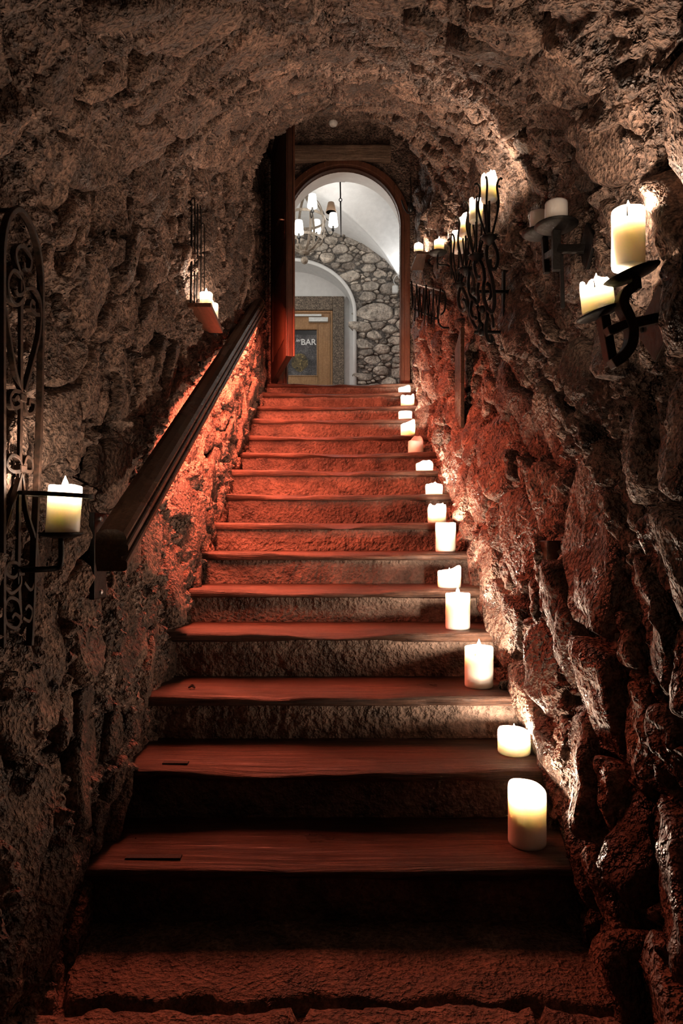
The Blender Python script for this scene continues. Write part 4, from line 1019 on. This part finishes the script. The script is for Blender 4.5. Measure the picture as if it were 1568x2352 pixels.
# ------------------------------------------------------------------ left wall: shelf with candles
zs = E + 1.176
s2 = thing('wall_shelf', 'red-lit wooden shelf on the left wall above the handrail', 'shelf', (-0.78, 3.7, zs))
o = MB().quadbox((-0.79, 3.5, zs), (-0.668, 3.5, zs), (-0.685, 3.95, zs), (-0.80, 3.95, zs), (0, 0, 0.022)).build('board', M['board'], None, False, 0.003); put(o, s2)
for (px, yt, d, r_) in ((438, 470, 3.50, 0.006), (446, 462, 3.55, 0.004), (452, 470, 3.6, 0.004), (460, 480, 3.66, 0.004), (468, 520, 3.7, 0.003)):
    b = at(px, 704, d); a = at(px + 1, yt, d)
    b.z = zs + 0.022
    o = MB().tube(smooth_pts([a + Vector((-0.02, 0, 0)), a, a.lerp(b, 0.5) + Vector((0.002, 0, 0)), b], 4), r_, 6).build('hanger_rod', M['iron'], None, True); put(o, s2)
candle('candle', 'lit candle at the front of the left wall shelf', (at(473.5, 0, 3.56).x, 3.56, zs + 0.021), 14.5 * 3.56 / F, E + (YH - 674) * 3.56 / F - zs - 0.021, 'flat', 0.010, seed=61, group='candles on the left shelf', light=0.9)
candle('candle', 'half hidden candle at the back of the left wall shelf', (-0.737, 3.9, zs + 0.021), 0.033, E + (YH - 698) * 3.9 / F - zs - 0.021, 'flat', 0.012, seed=63, group='candles on the left shelf', light=0.6)

# ------------------------------------------------------------------ left wall: tall scrolled sconce
FX = -0.755
def lp_(cx, cy, off=0.0):
    px, py = cx / 2.197, 450 + cy / 2.197
    d = -(FX + off) * F / (784 - px)
    return Vector((FX + off, d, E + (YH - py) * d / F))
ls = thing('scroll_sconce', 'tall rusty scrolled iron sconce with a candle ring on the left wall', 'candle holder', lp_(100, 1800))
def lbar(name, pix, w=0.010, t=0.014, k=6):
    o = MB().bar(smooth_pts([lp_(x, y) for x, y in pix], k), w, t, (1, 0, 0)).build(name, M['rust'], None, False, 0.0015); put(o, ls); return o
lbar('arched_frame', [(8, 2290), (8, 1700), (8, 1000), (8, 400), (14, 220), (40, 110), (85, 68), (130, 110), (170, 200), (198, 330), (206, 500), (203, 900), (196, 1200), (184, 1500), (172, 1750), (160, 2050), (150, 2270)], 0.012, 0.016)
lbar('centre_bar', [(105, 380), (103, 700), (103, 1000), (97, 1400), (92, 1700), (90, 1900), (100, 2160)], 0.014, 0.008)
for pix in ([(104, 420), (75, 330), (72, 275), (98, 252), (130, 275), (148, 325), (140, 372), (116, 368), (112, 335)],
            [(110, 515), (78, 550), (42, 512), (30, 430), (58, 376), (98, 408), (112, 480), (84, 500), (70, 470)],
            [(118, 470), (165, 470), (196, 540), (192, 690), (160, 830), (116, 985)],
            [(190, 600), (168, 595), (142, 565), (150, 530), (166, 545)],
            [(18, 560), (40, 700), (70, 880), (104, 985)],
            [(104, 995), (62, 985), (40, 1022), (58, 1070), (92, 1056), (80, 1014), (64, 1030)],
            [(112, 1030), (128, 1098), (158, 1092), (166, 1045), (142, 1028), (138, 1060)],
            [(102, 1388), (54, 1390), (24, 1355), (48, 1310), (88, 1326), (102, 1376)],
            [(108, 1388), (150, 1388), (152, 1335), (126, 1318), (112, 1360)],
            [(102, 1400), (78, 1490), (50, 1580), (8, 1720)],
            [(106, 1400), (118, 1520), (140, 1630), (176, 1750), (180, 1860), (150, 1985), (112, 1950)],
            [(88, 1890), (60, 1925), (20, 1905), (30, 1858), (70, 1852), (92, 1880)],
            [(6, 1960), (45, 2005), (92, 1965), (94, 1900)],
            [(96, 2110), (80, 2045), (35, 2030), (10, 2090), (24, 2160), (72, 2180), (92, 2140), (66, 2110), (48, 2130)],
            [(104, 2130), (138, 2145), (152, 2095), (132, 2068), (116, 2090)]):
    lbar('scroll', pix, 0.009, 0.013, 5)
for (x, y) in ((104, 1020), (104, 1378), (92, 1900)):
    p = lp_(x, y)
    o = MB().box(p.x - 0.009, p.x + 0.009, p.y - 0.016, p.y + 0.016, p.z - 0.009, p.z + 0.009, 0.002).build('collar', M['rust']); put(o, ls)
for (x, y) in ((60, 75), (150, 2255), (8, 2280)):
    p = lp_(x, y)
    o = MB().tube([p, p + Vector((-0.06, 0, 0))], 0.006, 6).build('wall_pin', M['rust']); put(o, ls)
DL = 1.63
cc3 = at(143, 1225, DL)
dish(cc3 + Vector((-0.003, 0, -0.002)), 49 * DL / F, 'iron', par=ls, depth=0.010)
rc = at(126, 1137, DL)
pts = [rc + Vector((86 * DL / F * math.cos(t), 0.062 * math.sin(t), -0.004 * math.cos(t))) for t in np.linspace(0, 2 * math.pi, 40, endpoint=False)]
o = MB().bar(pts, 0.006, 0.010, (0, 0, 1), closed=True).build('candle_ring', M['iron'], None, False, 0.001); put(o, ls)
a = lp_(96, 1878)
o = MB().tube(smooth_pts([cc3 + Vector((-0.003, 0, -0.012)), cc3 + Vector((-0.004, 0, -0.07)), cc3 + Vector((-0.016, 0, -0.083)), (a.x + 0.04, a.y, cc3.z - 0.085), (a.x, a.y, cc3.z - 0.086)], 5), 0.007, 8).build('arm', M['iron'], None, True); put(o, ls)
candle('candle', 'lit pillar candle held in the ring of the left scroll sconce', cc3 + Vector((0.0, 0, -0.003)), 37 * DL / F, 113 * DL / F, 'flat', 0.014, seed=71, group='candles on the left wall', light=1.0, lean=(0.07, 0))

# ------------------------------------------------------------------ small litter on the third tread
q = at(440, 1580, 2.66)
o = MB().tube(smooth_pts([(q.x - 0.012, 2.66, ZK[2] + 0.003), (q.x, 2.672, ZK[2] + 0.012), (q.x + 0.012, 2.66, ZK[2] + 0.004), (q.x + 0.002, 2.648, ZK[2] + 0.011), (q.x - 0.008, 2.665, ZK[2] + 0.004)], 6), 0.003, 6).build('dry_leaf', M['wick'], None, True)
tag(o, 'small crumpled dry leaf on the left of the third tread', 'leaf')
